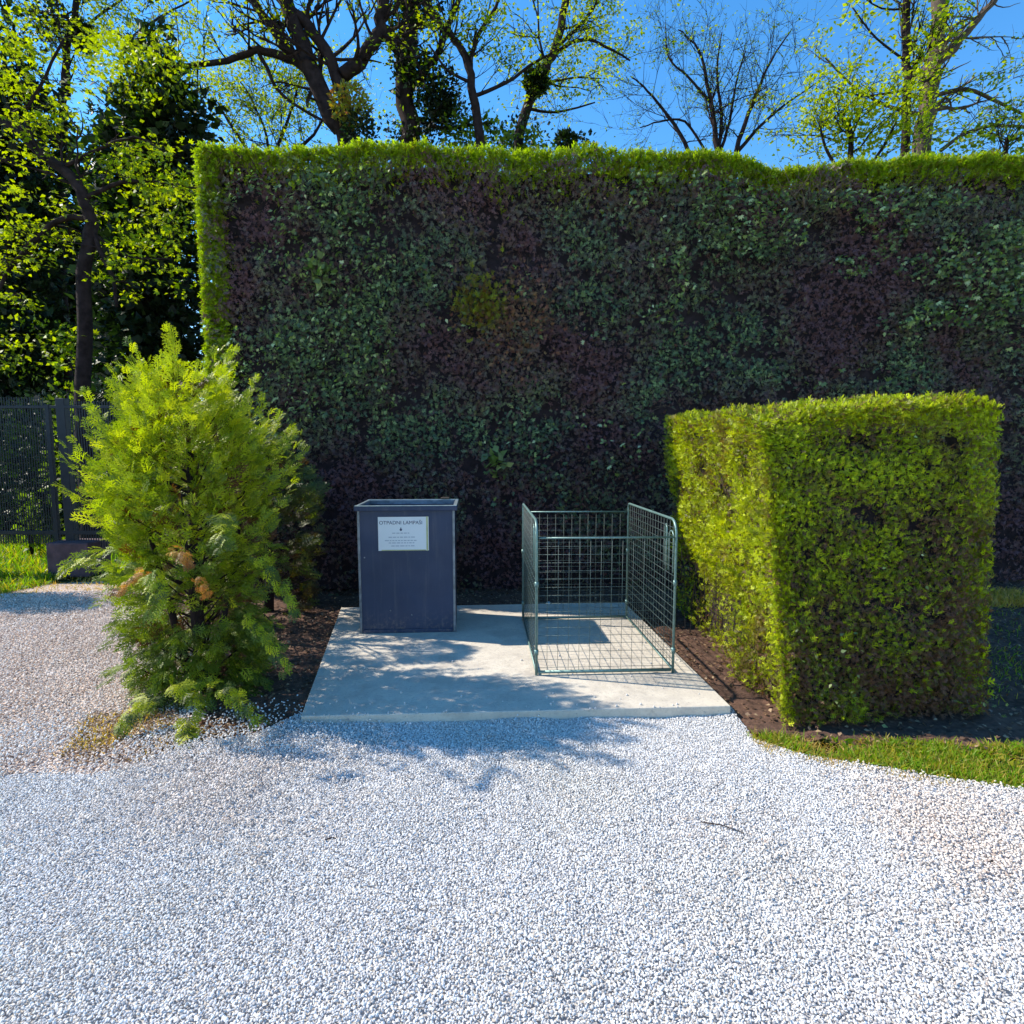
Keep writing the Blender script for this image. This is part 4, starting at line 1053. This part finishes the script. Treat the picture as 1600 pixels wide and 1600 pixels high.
# undergrowth behind the fence
def bush(name, label, px, py, Y, rx, h, n, material, size=.09, seed=0, kindbark='bark', cat='bush'):
    b = P(px, py, Y); o = empty(name, (b.x, Y, 0)); tag(o, label, cat)
    mb = MB()
    for i in range(9):
        a = random.uniform(0, 2*PI); mb.tube([(0,0,0), (math.cos(a)*rx*.3, math.sin(a)*rx*.3, h*.4), (math.cos(a)*rx*.7, math.sin(a)*rx*.6, h*random.uniform(.6,.9))], [.02,.012,.005], 4, False)
    mb.build('stems', M[kindbark], o)
    dd = norm(rnd3(n)); rr = RNG.random(n) ** .42; q_ = dd * rr[:, None] * np.array([rx, rx*.8, h/2]) * (1 + .5 * (vnoise(dd * 1.0, 2.4, seed) - .5))[:, None] + [0, 0, h/2]
    g = vnoise(q_, 3, seed + 1); k_ = (g > .33) & (q_[:, 2] > .02); q_ = q_[k_]; dd = dd[k_]; n = len(q_)
    v, f, t = spread([LEAF, FR_SM[0]], q_, dd + rnd3(n, .6) + [0,0,.2], rnd3(n, .6) + [0,0,.8], size * RNG.uniform(.6, 1.3, n), RNG.random(n))
    link_mesh('leaves', mesh_np('leaves', v, f, t), material, o)
    return o
bush('laurel_bush', 'dark green bush behind the fence near its post', 95, 760, 10.2, 1.3, 2.6, 4500, M['leaf_dark'], .10, 121)
bush('laurel_bush', 'dark bush behind the fence at the left edge', 0, 780, 11.0, 1.6, 2.4, 4500, M['leaf_dark'], .11, 122)
bush('laurel_bush', 'dark bush hidden mostly by the thuja top', 215, 760, 9.6, 1.1, 2.9, 4500, M['leaf_dark'], .10, 123)
bush('seedling_bush', 'small pale green sprouting plant seen through the fence bars', 45, 800, 8.7, .14, 1.0, 260, M['leaf_mid'], .09, 124, cat='plant')
bush('sapling', 'thin mid green sapling above the fence by its post', 105, 600, 9.0, .40, 3.0, 800, M['leaf_mid'], .09, 125, cat='sapling')
# shrub out of frame on the left whose shade crosses the path
bush('path_shrub', 'rounded shrub beside the path beyond the left edge', -140, 960, 6.35, .42, 2.1, 3000, M['leaf_mid'], .09, 127)

# ================================================================== GROUND COVER
def blades(name, poly, n, h, material, z=0.0, label=None, thr=.3, freq=2.5, lean=.35, tmpl=None, wmul=1.0):
    xs = [p[0] for p in poly]; ys = [p[1] for p in poly]
    p = np.stack([RNG.uniform(min(xs), max(xs), n), RNG.uniform(min(ys), max(ys), n), np.full(n, z)], 1)
    k = inpoly(p[:, 0], p[:, 1], poly) & (vnoise(p, freq, 9) > thr * RNG.uniform(.4, 1.5, n)); p = p[k]; n = len(p)
    d = rnd3(n, lean); d[:, 2] = 1; up = rnd3(n)
    v, f, t = spread(tmpl or [BLADE], p, d, up, h * RNG.uniform(.4, 1.3, n), RNG.random(n))
    o = link_mesh(name, mesh_np(name, v, f, t), material); o['kind'] = 'stuff'
    if label: o['label'] = label
    return o
g2 = lambda *qs: [tuple(G(*q)[:2]) for q in qs]
WB = (np.array([(-.07,0,0),(.07,0,0),(.05,.6,.12),(-.05,.6,.12),(0.01,1,.4),(-.01,1,.4)], float), BLADE[1])
blades('verge_grass', g2((1165,1150),(1240,1152),(1420,1162),(1700,1172),(1700,1262),(1600,1238),(1500,1222),(1400,1205),(1250,1180)), 26000, .045, M['grass'], 0, 'green grass fringe along the foot of the low hedge', .48, 5, .8, [WB])
blades('verge_dry_grass', g2((1150,1130),(1240,1155),(1700,1170),(1700,1275),(1500,1236),(1350,1210),(1200,1180)), 14000, .032, M['grass_dry'], 0, 'dry straw coloured grass between gravel and verge', .45, 4, .9, [WB])
blades('verge_weeds', g2((1250,1155),(1420,1162),(1700,1172),(1700,1220),(1400,1190)), 1500, .032, M['grass'], .005, 'broad leaved weeds in the verge', .5, 3, 1.0, [LEAF])
blades('fence_grass', [(-9.5,7.35),(-3.4,7.25),(-3.3,10.6),(-12,10.8)], 22000, .13, M['grass'], -.04, 'bright grass behind the metal fence', .2, 1.2, .4, [WB])
blades('fence_grass_front', g2((-300,936),(0,929),(80,913),(95,900),(-300,900)), 9000, .09, M['grass'], -.01, 'grass in front of the fence foot', .2, 3, .5, [WB])
blades('fence_dry_grass', g2((-300,946),(0,940),(100,922),(250,932),(260,915),(120,898),(0,915),(-300,915)), 5000, .05, M['grass_dry'], -.005, 'straw coloured grass edge along the path', .3, 3, 1.0, [WB])
blades('hedge_foot_grass', [(3.1,5.6),(6.2,5.9),(6.4,6.45),(3.0,6.3)], 9000, .08, M['grass_dry'], 0, 'yellow grass patch between the two hedges at the right', .2, 3, .6, [WB])
blades('shade_grass', [(2.95,3.45),(6.5,3.3),(6.5,5.8),(3.1,5.8)], 9000, .04, M['grass'], 0, 'thin grass in the shade right of the low hedge', .5, 3, .6, [WB])
blades('shrub_foot_grass', g2((90,1185),(140,1120),(240,1110),(330,1150),(250,1188),(160,1205)), 4500, .038, M['grass_dry'], .0, 'dry grass round the foot of the thuja shrub', .4, 5, .9, [WB])
# litter
def litter(name, poly, n, size, material, z, label):
    xs = [p[0] for p in poly]; ys = [p[1] for p in poly]
    p = np.stack([RNG.uniform(min(xs), max(xs), n), RNG.uniform(min(ys), max(ys), n), np.full(n, z) + RNG.uniform(0, .012, n)], 1)
    p = p[inpoly(p[:, 0], p[:, 1], poly)]; n = len(p); d = rnd3(n); d[:, 2] *= .25
    v, f, t = spread([LEAF], p, d, np.tile([0,0,1.0], (n,1)) + rnd3(n, .35), size * RNG.uniform(.5, 1.4, n), RNG.random(n))
    o = link_mesh(name, mesh_np(name, v, f, t), material); o['kind'] = 'stuff'; o['label'] = label
litter('leaf_litter', soil_poly[:9] + soil_poly[9:], 26000, .026, M['litter'], .012, 'brown leaf litter and bark bits on the soil round the slab')
litter('shrub_litter', g2((90,1200),(140,1120),(330,1110),(470,1135),(400,1150),(300,1165),(235,1195)), 3500, .02, M['litter'], .012, 'brown litter under the thuja shrub')

# small countable bits on the gravel and slab
def stick(a, b, r, label, nm='fallen_twig'):
    a = Vector(a); b = Vector(b); m_ = (a + b) / 2 + Vector((0, .01, .004))
    o = MB().tube([a - a, m_ - a, b - a], [r, r * .8, r * .5], 5).build(nm, M['bark'], None, True); o.location = a
    tag(o, label, 'twig'); return o
stick(G(1095,1284,.018), G(1163,1302,.016), .0028, 'thin dark twig lying alone on the white gravel at right')
stick(G(508,1312,.018), G(530,1313,.018), .0035, 'short dark twig on the gravel left of centre')
stick(G(1118,968,.03), G(1060,972,.03), .006, 'dark rod standing in for the post shadow on the soil between cage and low hedge')  # stands in for the shadow line of the cage's back post
def dead_leaf(px, py, s, label):
    c = G(px, py, .014); v, f, t = scatter(LEAF[0], LEAF[1], np.zeros((1, 3)), np.array([[1., .4, .1]]), np.array([[0, .1, 1.]]), np.array([s]), np.array([.8]))
    me = mesh_np('dead_leaf', v, f, t); o = link_mesh('dead_leaf', me, M['litter'], None, c)
    m_ = o.modifiers.new('thick', 'SOLIDIFY'); m_.thickness = .001; tag(o, label, 'leaf'); return o
dead_leaf(727, 1124, .05, 'tan dead leaf on the gravel against the slab front')
dead_leaf(150, 1303, .035, 'brown dead leaf on the gravel at the left')
dead_leaf(232, 1256, .03, 'rust brown dead leaf on the gravel below the thuja')
dead_leaf(1545, 1348, .035, 'small yellow brown leaf on the gravel at the right')
dead_leaf(604, 1012, .03, 'dark leaf lying on the slab in front of the bin')
sp_ = G(857, 942, .07); c = MB().tube([(0,0,-.02),(0,0,0),(0,0,.014)], [.020,.026,.012], 7).build('small_stone', M['rim'], None); c.location = sp_
tag(c, 'small pale stone at the back edge of the slab inside the cage', 'stone')
